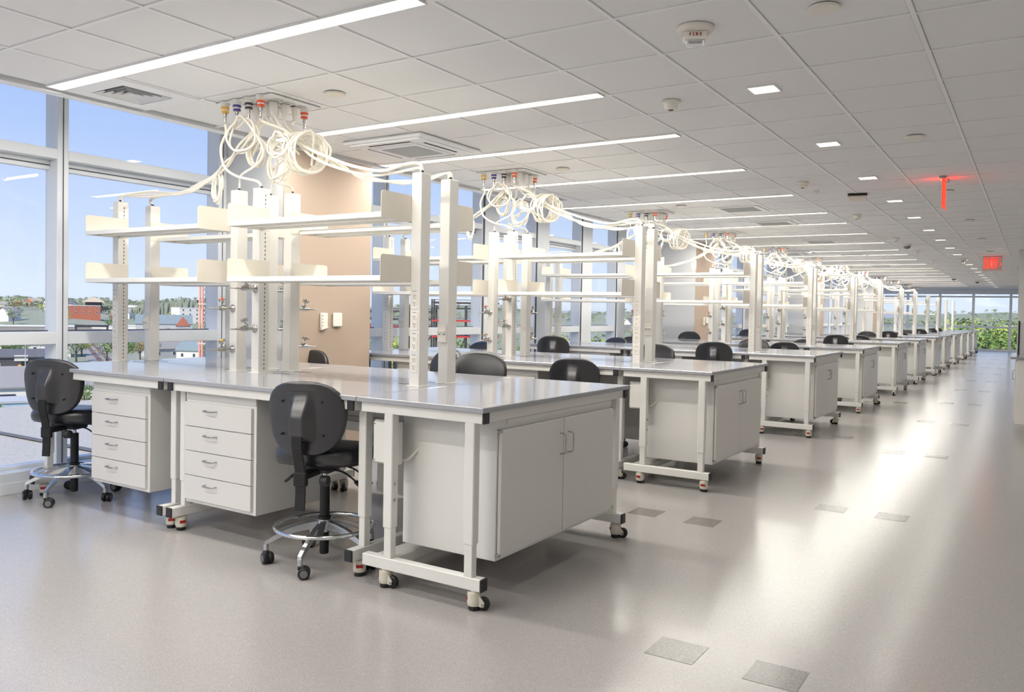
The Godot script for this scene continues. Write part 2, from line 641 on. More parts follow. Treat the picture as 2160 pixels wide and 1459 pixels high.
func strobe(label: String, x: float, z: float) -> void:
	var o := thing("fire_strobe", label, "fire alarm", W(x, CEIL, z), 0.42)
	part(o, "base_ring", MB.new().lathe([[0.0, 0.0], [0.088, 0.0], [0.09, -0.01], [0.082, -0.026], [0.0, -0.028]], 32), M.device)
	part(o, "housing", MB.new().at(0, -0.045, 0).box(Vector3.ZERO, Vector3(0.115, 0.04, 0.075), 0.006), M.device)
	var r := []
	for i in 7:
		var a := PI / 2 * i / 6.0
		var row := PackedVector3Array()
		for k in 24:
			var th := TAU * k / 24
			row.append(Vector3(signf(cos(th)) * pow(absf(cos(th)), 0.6) * 0.05 * cos(a * 0.98), -0.065 - 0.034 * sin(a), signf(sin(th)) * pow(absf(sin(th)), 0.6) * 0.034 * cos(a * 0.98)))
		r.append(row)
	part(o, "lens", MB.new().sheet(r), M.clear)
	part(o, "flash_tube", MB.new().rod(Vector3(-0.03, -0.072, 0), Vector3(0.03, -0.072, 0), 0.006), M.nickel)
	part(o, "reflector", bx(Vector3(0.08, 0.006, 0.045), 0.002, Vector3(0, -0.068, 0)), M.chrome)
	var t := MeshInstance3D.new()
	t.mesh = text_mesh("F I R E", 0.021, 0.002, M.red_letter)
	t.name = "lettering"
	o.add_child(t)
	t.position = Vector3(0.0, -0.044, 0.0385)

func ceiling_things() -> void:
	strobe("round white fire strobe with clear lens and red FIRE lettering, nearest the camera", gx(3.49), gz(0.49))
	strobe("round white fire strobe with clear lens, far along the aisle past the downlights", gx(3.45), 21.4)
	# flat round sprinkler covers
	var disc := MB.new().lathe([[0.0, 0.0], [0.066, 0.0], [0.068, -0.004], [0.066, -0.012], [0.0, -0.013]], 28).mesh(M.device)
	var rim := MB.new().lathe([[0.058, 0.0], [0.058, 0.006]], 28).mesh(M.duct_dark)
	var spots := [[4.46, 0.53], [-0.5, 0.53], [4.5, 5.55], [-0.55, 5.6], [4.45, 10.6], [-0.5, 10.6], [4.5, 15.6], [4.5, 20.6], [4.5, 25.6]]
	for i in spots.size():
		var s: Array = spots[i]
		var o := thing("sprinkler_cover", "flat round white sprinkler cover, the %s in its row %s" % [ORD[(i if s[0] < 0 else i) / 2 if i < 6 else i - 3], "above the benches" if s[0] < 0 else "along the right of the aisle"], "sprinkler cover", W(gx(s[0]), CEIL - 0.002, gz(s[1])), 0.0, "round sprinkler covers in the ceiling")
		share(o, "cover", disc, Vector3.ZERO)
		share(o, "gap", rim, Vector3.ZERO)
	# sensors
	var hs := MB.new().lathe([[0.0, 0.0], [0.06, 0.0], [0.06, -0.012], [0.046, -0.02], [0.044, -0.046], [0.034, -0.056], [0.0, -0.058]], 24).mesh(M.device)
	var eye := MB.new().lathe([[0.0, -0.061], [0.016, -0.061], [0.018, -0.056]], 16).mesh(M.device_dark)
	var i2 := 0
	for s in [[2.48, 2.53], [2.43, 8.62], [2.43, 13.64], [2.43, 19.67], [2.43, 24.6], [2.43, 29.6]]:
		var o := thing("occupancy_sensor", "white round occupancy sensor with dark eye, the %s beside the aisle" % ORD[i2], "sensor", W(gx(s[0]), CEIL, gz(s[1])), 0.0, "round ceiling sensors beside the aisle")
		share(o, "body", hs, Vector3.ZERO)
		share(o, "eye", eye, Vector3.ZERO)
		i2 += 1
	var nub := thing("ceiling_nozzle", "tiny white ceiling nozzle behind the second round sensor", "nozzle", W(gx(2.43), CEIL, 9.42))
	part(nub, "body", MB.new().lathe([[0.03, 0.0], [0.028, -0.012], [0.012, -0.02], [0.012, -0.04], [0.0, -0.042]], 16), M.device)
	# a box on a dark plate, and a round grey camera dome further on
	var bb := thing("access_point", "white boxed unit hanging from a dark ceiling plate", "wireless unit", W(gx(2.99), CEIL, gz(10.43)), 0.2)
	part(bb, "plate", bx(Vector3(0.20, 0.02, 0.20), 0.004, Vector3(0, -0.011, 0)), M.black)
	part(bb, "body", bx(Vector3(0.19, 0.05, 0.17), 0.008, Vector3(0, -0.046, 0)), M.device)
	for q in [[3.45, 17.9, "first grey dome camera past the lit downlights"], [2.99, 41.0, "dark ceiling dome near the far windows, left one"], [3.9, 45.0, "dark ceiling dome near the far windows, right one"]]:
		var o := thing("dome_camera", q[2], "camera", W(gx(q[0] - 1.0), CEIL, gz(q[1] + 4)))
		part(o, "base", MB.new().lathe([[0.0, 0.0], [0.08, 0.0], [0.08, -0.025], [0.07, -0.035], [0.0, -0.035]], 24), M.device)
		part(o, "dome", MB.new().lathe([[0.062, -0.035], [0.056, -0.06], [0.035, -0.082], [0.0, -0.09]], 24), M.wheel_grey)
	# square louvred supply diffusers
	var k2 := 0
	for r in [-0.5, 8.5, 19.5, 30.5]:
		var o := thing("air_diffuser", "square white louvred air diffuser by the window wall, the %s from the camera" % ORD[k2], "air vent", W(gx(-2.5), CEIL - 0.004, gz(r)), 0.0, "louvred air diffusers by the windows")
		k2 += 1
		var fr := MB.new()
		for s in [-1, 1]:
			fr.box(Vector3(0, 0, s * 0.239), Vector3(0.596, 0.01, 0.118))
			fr.box(Vector3(s * 0.239, 0, 0), Vector3(0.118, 0.01, 0.36))
		part(o, "frame", fr, M.trim)
		part(o, "throat", bx(Vector3(0.37, 0.004, 0.37), 0.0, Vector3(0, 0.045, 0)), M.duct_dark)
		for j in 4:
			var a := 0.172 - 0.04 * j
			var lv := MB.new()
			for q in 4:
				lv.at(0, 0, 0, Basis(Vector3.UP, q * PI / 2))
				lv.quad(Vector3(-a, -0.004, a), Vector3(a, -0.004, a), Vector3(a - 0.024, 0.022, a - 0.024), Vector3(-a + 0.024, 0.022, a - 0.024), Vector3(0, 0.6, 0.7))
				lv.quad(Vector3(-a, -0.005, a - 0.001), Vector3(a, -0.005, a - 0.001), Vector3(a - 0.024, 0.021, a - 0.026), Vector3(-a + 0.024, 0.021, a - 0.026), Vector3(0, -0.6, -0.7))
			part(o, "louver", lv, M.trim)
		part(o, "centre_plate", bx(Vector3(0.03, 0.006, 0.03), 0.001, Vector3(0, 0.0, 0)), M.trim)
	# flat return grilles
	k2 = 0
	for z in [10.64, 12.48, 15.9, 19.3, 23.5]:
		var o := thing("return_grille", "flat grey return air grille in a white frame, the %s from the camera" % ORD[k2], "air vent", W(-3.29 - 0.05 * k2, CEIL - 0.004, z), 0.0, "flat return grilles over the benches")
		k2 += 1
		var fr := MB.new()
		for s in [-1, 1]:
			fr.box(Vector3(0, 0, s * 0.26), Vector3(0.59, 0.01, 0.07))
			fr.box(Vector3(s * 0.26, 0, 0), Vector3(0.07, 0.01, 0.45))
		part(o, "frame", fr, M.trim)
		part(o, "backing", bx(Vector3(0.45, 0.004, 0.45), 0.0, Vector3(0, 0.014, 0)), M.duct_dark)
		var gr := MB.new()
		for j in 17:
			gr.box(Vector3(0, 0.002, -0.216 + 0.027 * j), Vector3(0.45, 0.008, 0.016))
		part(o, "grille_slats", gr, M.grille)
	# four-way cassette units
	k2 = 0
	for z in [5.43, 18.2]:
		var o := thing("air_cassette", "square white four-way ceiling air cassette with grey centre, the %s" % ORD[k2], "air conditioner", W(-4.505, CEIL, z))
		k2 += 1
		part(o, "panel", bx(Vector3(0.84, 0.03, 0.84), 0.012, Vector3(0, -0.014, 0)), M.trim)
		part(o, "step", bx(Vector3(0.74, 0.012, 0.74), 0.005, Vector3(0, -0.034, 0)), M.trim)
		for q in 4:
			var b := Basis(Vector3.UP, q * PI / 2)
			part(o, "slot", MB.new().at(0, 0, 0, b).box(Vector3(0, -0.0405, 0.30), Vector3(0.44, 0.003, 0.02)), M.slot)
			part(o, "vane", MB.new().at(0, 0, 0, b).box(Vector3(0, -0.0415, 0.272), Vector3(0.44, 0.004, 0.035), 0.001), M.trim)
		part(o, "centre_frame", bx(Vector3(0.46, 0.012, 0.46), 0.004, Vector3(0, -0.044, 0)), M.trim)
		part(o, "grille_face", bx(Vector3(0.37, 0.004, 0.37), 0.0, Vector3(0, -0.051, 0)), M.grille)
	# exit signs: the near one seen edge on, the far one facing us
	var e := thing("exit_sign", "red edge-lit sign panel seen edge on, hanging near the downlights", "exit sign", W(-0.80, CEIL, 9.12))
	part(e, "canopy", bx(Vector3(0.06, 0.025, 0.34), 0.004, Vector3(0, -0.0125, 0)), M.nickel)
	part(e, "glow_panel", bx(Vector3(0.012, 0.27, 0.30), 0.003, Vector3(0, -0.16, 0)), M.exit_glow)
	red_lamp(e, Vector3(-0.03, -0.05, 0), 0.012)
	red_lamp(e, Vector3(0.03, -0.05, 0), 0.012)
	e = thing("exit_sign", "red lettered EXIT sign with arrow facing the camera over the far aisle", "exit sign", W(-0.83, CEIL, 20.6))
	part(e, "canopy", bx(Vector3(0.36, 0.025, 0.06), 0.004, Vector3(0, -0.0125, 0)), M.nickel)
	part(e, "panel", bx(Vector3(0.36, 0.29, 0.012), 0.003, Vector3(0, -0.17, 0)), M.exit_panel)
	var t := MeshInstance3D.new()
	t.mesh = text_mesh("EXIT", 0.235, 0.006, M.exit_glow)
	t.name = "glow_lettering"
	e.add_child(t)
	t.position = Vector3(-0.025, -0.165, 0.011)
	t.scale = Vector3(0.55, 1.12, 1)
	part(e, "glow_arrow", MB.new().prism(PackedVector2Array([Vector2(0.135, -0.13), Vector2(0.165, -0.17), Vector2(0.135, -0.21), Vector2(0.148, -0.21), Vector2(0.178, -0.17), Vector2(0.148, -0.13)]), 0.007, 0.012), M.exit_glow)
	part(e, "glow_edge", bx(Vector3(0.33, 0.006, 0.008), 0.001, Vector3(0, -0.032, 0.008)), M.exit_glow)
	red_lamp(e, Vector3(0, -0.15, 0.05), 0.01)

func red_lamp(o: Node3D, p: Vector3, e: float) -> void:
	var l := OmniLight3D.new()
	l.name = "sign_lamp"
	l.light_color = Color(1.0, 0.12, 0.08)
	l.light_energy = e
	l.omni_range = 20.0
	l.omni_attenuation = 2.0
	l.light_size = 0.02
	l.shadow_enabled = true
	o.add_child(l, true)
	l.position = p

#================================================================================================== bench islands
const Z_ISL := [3.84, 6.95, 10.46, 13.46, 16.86, 19.97, 23.33, 26.3, 29.6, 32.8, 36.1, 39.3]
const ISLE := ["nearest", "second", "third", "fourth", "fifth", "sixth", "seventh", "eighth", "ninth", "tenth", "eleventh", "twelfth"]
const HUB_X := -4.2
var protos := []

# one thing of an island: where it stands (x, forward from the island's middle), how it is turned, its label with {i} for the island, and the last island that needs it
func proto(o: Node3D, x: float, h: float, dz: float, turn: float, label: String, category: String, group := "", last := 99, thin := []) -> void:
	protos.append({"o": o, "p": Vector3(x - HUB_X, h, -dz), "t": turn, "l": label, "c": category, "g": group, "last": last, "thin": thin})

func base(called: String) -> Node3D:
	var o := Node3D.new()
	o.name = called
	o.set_meta("base", called)
	return o

func copy_of(o: Node3D) -> Node3D:
	var c: Node3D = o.duplicate()
	return c

func islands() -> void:
	var end := bench(1.6, 0.775, [-0.19, 0.30], true)
	var aisle := bench(1.572, 0.795, [-0.29, 0.27], false)
	var wind := bench(1.572, 0.795, [-0.29, 0.27], false)
	proto(end, -2.478, 0, 0, PI / 2, "white end bench with grey top and wheels, across the aisle end of the {i} island", "lab bench", "", 99)
	for r in [0, 1]:
		var row: String = ["front", "rear"][r]
		var s: float = [-1.0, 1.0][r]
		proto(copy_of(aisle), -3.655, 0, s * 0.401, PI * r, "grey topped wheeled bench, %s row next to the end bench, {i} island" % row, "lab bench", "", 11)
		proto(copy_of(wind), -5.231, 0, s * 0.401, PI * r, "grey topped wheeled bench, %s row nearest the windows, {i} island" % row, "lab bench", "", 6)
	proto(cupboard(), -2.405, 0.19, 0.0, PI / 2, "white two-door cupboard hung under the end bench of the {i} island", "cupboard")
	var dr := drawers()
	for r in [0, 1]:
		var row: String = ["front", "rear"][r]
		var s: float = [-1.0, 1.0][r]
		proto(copy_of(dr), -3.655 + s * 0.36, 0.19, s * 0.47, PI * r, "white four-drawer cabinet under the %s bench beside the end bench, {i} island" % row, "drawer cabinet", "", 7 if r == 0 else 5)
		proto(copy_of(dr), -5.231 - s * 0.22, 0.19, s * 0.47, PI * r, "white four-drawer cabinet under the %s window bench, {i} island" % row, "drawer cabinet", "", 6 if r == 0 else 4)
	uprights()
	shelves()
	taps()
	hub()
	for i in Z_ISL.size():
		var turn := 0.0
		var mid := W(HUB_X + [0.0, 0.0, 0.0, 0.02, 0.04, 0.05, 0.06, 0.05, 0.05, 0.05, 0.04, 0.04][i], 0, Z_ISL[i])
		for d in protos:
			if i > d.last:
				continue
			var o: Node3D = d.o
			if i > 0:
				o = d.o.duplicate()
				for ch in o.get_children():
					if String(ch.name).begins_with("caster"):
						ch.rotation.y = rng.randf_range(-0.5, 0.5) if i == 1 else rng.randf() * TAU
				if i >= 5:
					for ch in o.get_children():
						for nm in d.thin:
							if String(ch.name).begins_with(nm):
								o.remove_child(ch)
								ch.free()
								break
			o.name = numbered(String(d.o.get_meta("base")))
			add_child(o)
			o.position = mid + d.p.rotated(Vector3.UP, turn)
			o.rotation.y = d.t + turn
			tag(o, d.l.replace("{i}", ISLE[i]), d.c, d.g)
	chairs()

func caster() -> Array:
	var b := MB.new()
	b.lathe([[0.0, 0.092], [0.020, 0.092], [0.020, 0.084], [0.033, 0.082], [0.034, 0.035], [0.031, 0.022], [0.0, 0.022]], 18)
	for s in [-1, 1]:
		b.prism(PackedVector2Array([Vector2(0.0, 0.078), Vector2(0.025, 0.074), Vector2(0.052, 0.04), Vector2(0.052, 0.026), Vector2(0.04, 0.018), Vector2(0.02, 0.024), Vector2(0.0, 0.03)]), s * 0.017 - 0.003, s * 0.017 + 0.003)
	var w := MB.new().at(0.044, 0.031, 0, Basis(Vector3.RIGHT, PI / 2)).lathe([[0.0, -0.013], [0.025, -0.013], [0.031, -0.008], [0.031, 0.008], [0.025, 0.013], [0.0, 0.013]], 20)
	var p := MB.new().lathe([[0.0, 0.0], [0.026, 0.0], [0.028, 0.006], [0.025, 0.024], [0.0, 0.024]], 18)
	var a := MB.new().box(Vector3(-0.031, 0.055, 0), Vector3(0.008, 0.018, 0.036), 0.002)
	var bo := MB.new().at(0.046, 0.0275, 0, Basis(Vector3.RIGHT, PI / 2)).lathe([[0.0, -0.023], [0.008, -0.023], [0.009, -0.020], [0.009, 0.020], [0.008, 0.023], [0.0, 0.023]], 10)
	return [b.mesh(M.cream), w.mesh(M.black), p.mesh(M.black), a.mesh(M.caster_red), bo.mesh(M.nickel)]

var caster_parts := []
func add_caster(o: Node3D, x: float, z: float, turn: float) -> void:
	if caster_parts.is_empty():
		caster_parts = caster()
	var c := share(o, "caster", caster_parts[0], Vector3(x, 0, z), turn)
	share(c, "wheel", caster_parts[1], Vector3.ZERO)
	share(c, "foot_pad", caster_parts[2], Vector3.ZERO)
	share(c, "adjuster", caster_parts[3], Vector3.ZERO)
	share(c, "axle_bolt", caster_parts[4], Vector3.ZERO)

# a wheeled bench, its open front towards local +z
func bench(w: float, d: float, legs: Array, is_end: bool) -> Node3D:
	var o := base("end_bench" if is_end else "lab_bench")
	part(o, "worktop", bx(Vector3(w - 0.005, 0.025, d - 0.004), 0.003, Vector3(0, TOP - 0.0125, 0)), M.counter)
	part(o, "worktop_edge", bx(Vector3(w - 0.003, 0.020, d - 0.002), 0.0, Vector3(0, TOP - 0.0135, 0)), M.counter_edge)
	for s in [-1, 1]:
		var x: float = s * (w / 2 - 0.045)
		part(o, "side_rail", bx(Vector3(0.045, 0.05, d - 0.035), 0.002, Vector3(x, 0.8895, 0.0)), M.powder)
		part(o, "end_cap", bx(Vector3(0.047, 0.052, 0.012), 0.003, Vector3(x, 0.8895, d / 2 - 0.013)), M.cap)
		part(o, "foot_bar", bx(Vector3(0.05, 0.058, d - 0.05), 0.003, Vector3(x, 0.121, 0.012)), M.powder)
		part(o, "foot_cap", bx(Vector3(0.052, 0.06, 0.012), 0.003, Vector3(x, 0.121, d / 2 - 0.011)), M.cap)
		for lz in legs:
			var l := part(o, "leg", bx(Vector3(0.05, 0.565, 0.056), 0.004, Vector3(x, 0.5825, lz)), M.powder)
			part(l, "inner_leg", bx(Vector3(0.04, 0.155, 0.046), 0.003, Vector3(x, 0.2265, lz)), M.powder)
			add_caster(o, x, clampf(lz * 1.12, -d / 2 + 0.06, d / 2 - 0.06), (-1.45 if is_end else 2.6) + rng.randf_range(-0.5, 0.5))
	part(o, "front_apron", bx(Vector3(w - 0.14, 0.048, 0.02), 0.002, Vector3(0, 0.8895, d / 2 - 0.03)), M.powder)
	part(o, "rear_apron", bx(Vector3(w - 0.14, 0.048, 0.02), 0.002, Vector3(0, 0.8895, -d / 2 + 0.04)), M.powder)
	if is_end:
		part(o, "floor_stretcher", bx(Vector3(w - 0.14, 0.05, 0.13), 0.004, Vector3(0, 0.122, -0.235)), M.powder)
		var jb := part(o, "junction_box", bx(Vector3(0.05, 0.22, 0.15), 0.005, Vector3(-w / 2 + 0.11, 0.71, -0.265)), M.powder)
		part(jb, "cover", bx(Vector3(0.012, 0.205, 0.14), 0.003, Vector3(-w / 2 + 0.081, 0.71, -0.265)), M.powder)
		for q in [[-1, -1], [1, -1], [1, 1], [-1, 1]]:
			part(jb, "screw", MB.new().at(-w / 2 + 0.0755, 0.71 + 0.092 * q[1], -0.265 + 0.06 * q[0], Basis(Vector3.BACK, PI / 2)).lathe([[0.0, 0.003], [0.004, 0.002], [0.004, -0.002]], 8), M.nickel)
		part(o, "conduit", MB.new().tube(curve([Vector3(-w / 2 + 0.13, 0.62, -0.20), Vector3(-w / 2 + 0.15, 0.63, -0.165), Vector3(-w / 2 + 0.19, 0.69, -0.125), Vector3(-w / 2 + 0.21, 0.765, -0.115)]), 0.007), M.hose)
		part(o, "cable_gland", MB.new().at(-w / 2 + 0.215, 0.775, -0.115, Basis(Vector3.RIGHT, PI / 2)).lathe([[0.0, -0.02], [0.014, -0.02], [0.014, 0.02], [0.0, 0.02]], 10), M.black)
		for y in [0.52, 0.44]:
			part(o, "bolt", MB.new().at(-w / 2 + 0.045, y, -0.16, Basis(Vector3.RIGHT, PI / 2)).lathe([[0.0, 0.006], [0.008, 0.004], [0.008, -0.006]], 8), M.nickel)
	else:
		part(o, "cross_bar", bx(Vector3(w - 0.14, 0.06, 0.03), 0.003, Vector3(0, 0.655, -d / 2 + 0.09)), M.powder)
		part(o, "service_panel", bx(Vector3(w - 0.14, 0.15, 0.012), 0.002, Vector3(0, 0.79, -d / 2 + 0.06)), M.cabinet)
		for s in [-1, 1]:
			part(o, "cable_slot", bx(Vector3(0.16, 0.0012, 0.012), 0.0, Vector3(s * (w / 2 - 0.24), TOP + 0.0001, -d / 2 + 0.09)), M.slot)
	return o

func pull(w: float, out: float) -> MB:
	return MB.new().tube(curve([Vector3(-w / 2, 0, 0), Vector3(-w / 2 + 0.003, 0, out * 0.8), Vector3(-w / 2 + 0.015, -0.001, out), Vector3(0, -0.002, out), Vector3(w / 2 - 0.015, -0.001, out), Vector3(w / 2 - 0.003, 0, out * 0.8), Vector3(w / 2, 0, 0)], 4), 0.004, 8)

func drawers() -> Node3D:
	var o := base("drawer_cabinet")
	var w := 0.63
	var h := 0.672
	var d := 0.52
	part(o, "body", bx(Vector3(w, h, d), 0.002, Vector3(0, h / 2, -0.012)), M.cabinet)
	part(o, "top_rail", bx(Vector3(w - 0.004, 0.045, 0.004), 0.001, Vector3(0, h - 0.024, d / 2 - 0.011)), M.cabinet)
	var fh := 0.148
	for k in 4:
		var y := 0.022 + fh * k + 0.074
		var f := part(o, "drawer_front", bx(Vector3(w - 0.034, fh - 0.004, 0.019), 0.002, Vector3(-0.006, y, d / 2 - 0.002)), M.door)
		var p := part(f, "pull", pull(0.10, 0.03), M.nickel)
		p.position = Vector3(-0.055, y + 0.03, d / 2 + 0.007)
	return o

func cupboard() -> Node3D:
	var o := base("cupboard")
	var w := 1.235
	var h := 0.672
	var d := 0.57
	part(o, "body", bx(Vector3(w, h, d), 0.002, Vector3(0, h / 2, -0.012)), M.cabinet)
	part(o, "top_rail", bx(Vector3(w - 0.10, 0.026, 0.006), 0.001, Vector3(0.03, h - 0.014, d / 2 - 0.010)), M.cabinet)
	for s in [-1, 1]:
		var dx: float = s * (w / 4 - 0.003)
		var f := part(o, "door", bx(Vector3(w / 2 - 0.012, h - 0.068, 0.02), 0.002, Vector3(dx, h / 2 - 0.012, d / 2)), M.door)
		var p := part(f, "handle", pull(0.11, 0.034), M.nickel)
		p.position = Vector3(s * 0.042, 0.495, d / 2 + 0.01)
		p.rotation.z = PI / 2
		for y in [0.03, h - 0.05]:
			part(o, "hinge", bx(Vector3(0.02, 0.014, 0.026), 0.002, Vector3(s * (w / 2 - 0.007), y, d / 2 - 0.002)), M.nickel)
	return o

func upright(inner: int, slots: bool, outlets: bool, port: bool) -> Node3D:
	var o := base("service_upright")
	part(o, "column", bx(Vector3(0.072, 1.225, 0.086), 0.003, Vector3(0, 0.6125, 0)), M.post)
	part(o, "foot_plate", bx(Vector3(0.10, 0.003, 0.11), 0.001, Vector3(0, 0.0015, 0)), M.powder)
	if slots:
		var g := MB.new()
		for k in 42:
			g.box(Vector3(inner * 0.0361, 0.03 + 0.028 * k, -0.004), Vector3(0.0016, 0.015, 0.0048))
		part(o, "slot_groove", g, M.slot)
	for k in 3:
		part(o, "cable_gland", MB.new().at(-0.02 + 0.02 * k, 1.225, -0.018 + 0.018 * k).lathe([[0.009, 0.0], [0.009, 0.008], [0.006, 0.014], [0.0, 0.014]], 10), M.cap)
	if outlets:
		for k in 4:
			var y := 0.13 + 0.122 * k
			var p := part(o, "outlet", bx(Vector3(0.05, 0.104, 0.003), 0.001, Vector3(0, y, 0.0448)), M.device)
			part(p, "print", bx(Vector3(0.03, 0.003, 0.0006), 0.0, Vector3(0, y + 0.05, 0.0466)), M.wheel_grey)
			for s in [-1, 1]:
				part(p, "socket", MB.new().at(0, y + s * 0.021, 0.046, Basis(Vector3.RIGHT, PI / 2)).lathe([[0.0, 0.003], [0.0155, 0.003], [0.017, 0.0]], 18), M.device)
				var h := MB.new()
				h.box(Vector3(-0.006, y + s * 0.021 + 0.004, 0.0492), Vector3(0.0026, 0.009, 0.001))
				h.box(Vector3(0.006, y + s * 0.021 + 0.004, 0.0492), Vector3(0.0026, 0.008, 0.001))
				h.box(Vector3(0.0, y + s * 0.021 - 0.008, 0.0492), Vector3(0.005, 0.005, 0.001))
				part(p, "socket_holes", h, M.slot).set_meta("kind", "stuff")
			part(p, "rim", MB.new().at(0, y, 0.0445, Basis(Vector3.RIGHT, PI / 2)).lathe([[0.019, 0.0025], [0.0195, 0.0025]], 18), M.wheel_grey)
	if port:
		var p := part(o, "data_port", bx(Vector3(0.066, 0.11, 0.016), 0.004, Vector3(0, 0.30, 0.051)), M.device)
		part(p, "hood", MB.new().at(0, 0.31, 0.058, Basis(Vector3.RIGHT, 0.5)).box(Vector3.ZERO, Vector3(0.06, 0.02, 0.022), 0.002), M.device)
		for s in [-1, 1]:
			part(p, "jack", bx(Vector3(0.01, 0.008, 0.003), 0.0, Vector3(s * 0.018, 0.296, 0.0585)), M.slot)
	return o

const PX := {"R": -3.005, "M": -4.366, "N": -4.588, "L": -5.966}
const PZ := 0.135

func uprights() -> void:
	for r in [0, 1]:
		var row: String = ["front", "rear"][r]
		var dz: float = [-PZ, PZ][r]
		var g := []
		proto(upright(-1, r == 0, r == 0, r == 1), PX.R, TOP, dz, 0, "white %s upright %s at the aisle end of the {i} island" % [row, "with four outlets" if r == 0 else "with data port"], "service upright", "", 11, ["slot", "outlet", "data", "cable"])
		proto(upright(1, r == 0, false, false), PX.M, TOP, dz, 0, "white %s upright of the middle pair, aisle side, {i} island" % row, "service upright", "", 9, ["slot", "cable"])
		proto(upright(-1, r == 0, false, false), PX.N, TOP, dz, 0, "white %s upright of the middle pair, window side, {i} island" % row, "service upright", "", 6, ["slot", "cable"])
		proto(upright(1, r == 0, r == 0, r == 1), PX.L, TOP, dz, 0, "white %s upright %s nearest the windows, {i} island" % [row, "with outlets" if r == 0 else "with data port"], "service upright", "", 6, ["slot", "outlet", "data", "cable"])

func shelf(w: float) -> Node3D:
	var o := base("bench_shelf")
	part(o, "shelf_board", bx(Vector3(w, 0.012, 0.265), 0.002, Vector3(0, 0.024, 0.1325)), M.powder)
	part(o, "front_lip", bx(Vector3(w, 0.03, 0.006), 0.002, Vector3(0, 0.015, 0.267)), M.powder)
	part(o, "rear_lip", bx(Vector3(w, 0.03, 0.006), 0.002, Vector3(0, 0.015, 0.003)), M.powder)
	part(o, "stiffener", bx(Vector3(w - 0.02, 0.018, 0.02), 0.002, Vector3(0, 0.010, 0.15)), M.powder)
	for s in [-1, 1]:
		var poly := PackedVector2Array([Vector2(0.27, 0.0), Vector2(0.27, 0.128)])
		for k in 5:
			var a := PI / 2 * k / 4.0
			poly.append(Vector2(0.25 + 0.02 * cos(a), 0.13 + 0.02 * sin(a)))
		poly.append_array([Vector2(-0.07, 0.15), Vector2(-0.07, 0.0)])
		part(o, "end_bracket", MB.new().at(s * (w / 2 + 0.0015), 0, 0, Basis(Vector3.UP, -PI / 2)).prism(poly, -0.0015, 0.0015), M.bracket)
	return o

func shelves() -> void:
	var wa: float = PX.R - PX.M - 0.08
	var wb: float = PX.N - PX.L - 0.08
	var sa := shelf(wa)
	var sb := shelf(wb)
	for r in [0, 1]:
		for lv in [1, 0]:
			var h: float = [1.536, 1.886][lv]
			var nm: String = "white %s %s shelf " % [["lower", "upper"][lv], ["front", "rear"][r]]
			var dz: float = [-PZ - 0.03, PZ + 0.03][r]
			proto(copy_of(sa), (PX.R + PX.M) / 2, h, dz, PI * r, nm + "between aisle-end and middle uprights, {i} island", "shelf", "", 9)
			proto(copy_of(sb), (PX.N + PX.L) / 2, h, dz, PI * r, nm + "between middle and window uprights, {i} island", "shelf", "", 6)

func tap(index: Material) -> Node3D:
	var o := base("gas_tap")
	var z := Basis(Vector3.RIGHT, PI / 2)
	part(o, "flange", MB.new().at(0, 0, 0, z).lathe([[0.0, 0.0], [0.026, 0.0], [0.026, 0.004], [0.018, 0.010], [0.011, 0.018], [0.0, 0.018]], 18), M.nickel)
	part(o, "body", MB.new().at(0, 0, 0.012, z).lathe([[0.011, 0.0], [0.011, 0.03], [0.016, 0.05], [0.017, 0.085], [0.011, 0.10], [0.0, 0.10]], 14), M.nickel)
	var pr := [[0.009, 0.0]]
	for k in 6:
		pr.append([0.0085 - 0.0009 * k, 0.012 + 0.014 * k])
		pr.append([0.0065 - 0.0007 * k, 0.013 + 0.014 * k])
	pr.append([0.0, 0.095])
	part(o, "nozzle", MB.new().at(0, -0.002, 0.11, z).lathe(pr, 12), M.nickel)
	part(o, "bonnet", MB.new().at(0, 0.012, 0.065, Basis(Vector3.RIGHT, 0.45)).lathe([[0.014, 0.0], [0.013, 0.018], [0.008, 0.024], [0.006, 0.046], [0.0, 0.048]], 12), M.nickel)
	var hb := Basis(Vector3.RIGHT, 0.45)
	var h := part(o, "handle", MB.new().at(0, 0.056, 0.086, hb).rod(Vector3(-0.028, 0, 0.006), Vector3(0.028, 0.0, -0.006), 0.0055, 8).rod(Vector3(0.006, 0, 0.028), Vector3(-0.006, 0, -0.028), 0.0055, 8), M.nickel)
	part(h, "index_disc", MB.new().at(0, 0.058, 0.087, hb).lathe([[0.0, 0.010], [0.010, 0.009], [0.011, 0.0], [0.0, -0.002]], 14), index)
	return o

func taps() -> void:
	var colour := {"silver": M.nickel, "orange topped": M.orange, "yellow topped": M.yellow, "silver cross-handled": M.nickel}
	for r in [0, 1]:
		var fr: float = [-PZ - 0.0455, PZ + 0.0455][r]
		for q in [["M", 1.50, "silver", "upper"], ["M", 1.235, "silver", "lower"], ["N", 1.366, "orange topped", "upper"], ["N", 1.09, "yellow topped", "lower"]]:
			var hh: float = q[1] if r == 0 else q[1] - 0.13 * (1 if q[0] == "M" else -1)
			proto(tap(colour[q[2]]), PX[q[0]], hh, fr, PI * r, "%s gas tap, %s one on the %s middle upright, %s side, {i} island" % [q[2], q[3], ["front", "rear"][r], "aisle" if q[0] == "M" else "window"], "gas tap", "", 6 if r == 0 else 3, ["index"])

#-------------------------------------------------------------------------------------------------- ceiling services and hoses
func isl(x: float, h: float, dz: float) -> Vector3:
	return Vector3(x - HUB_X, h - CEIL, -dz)

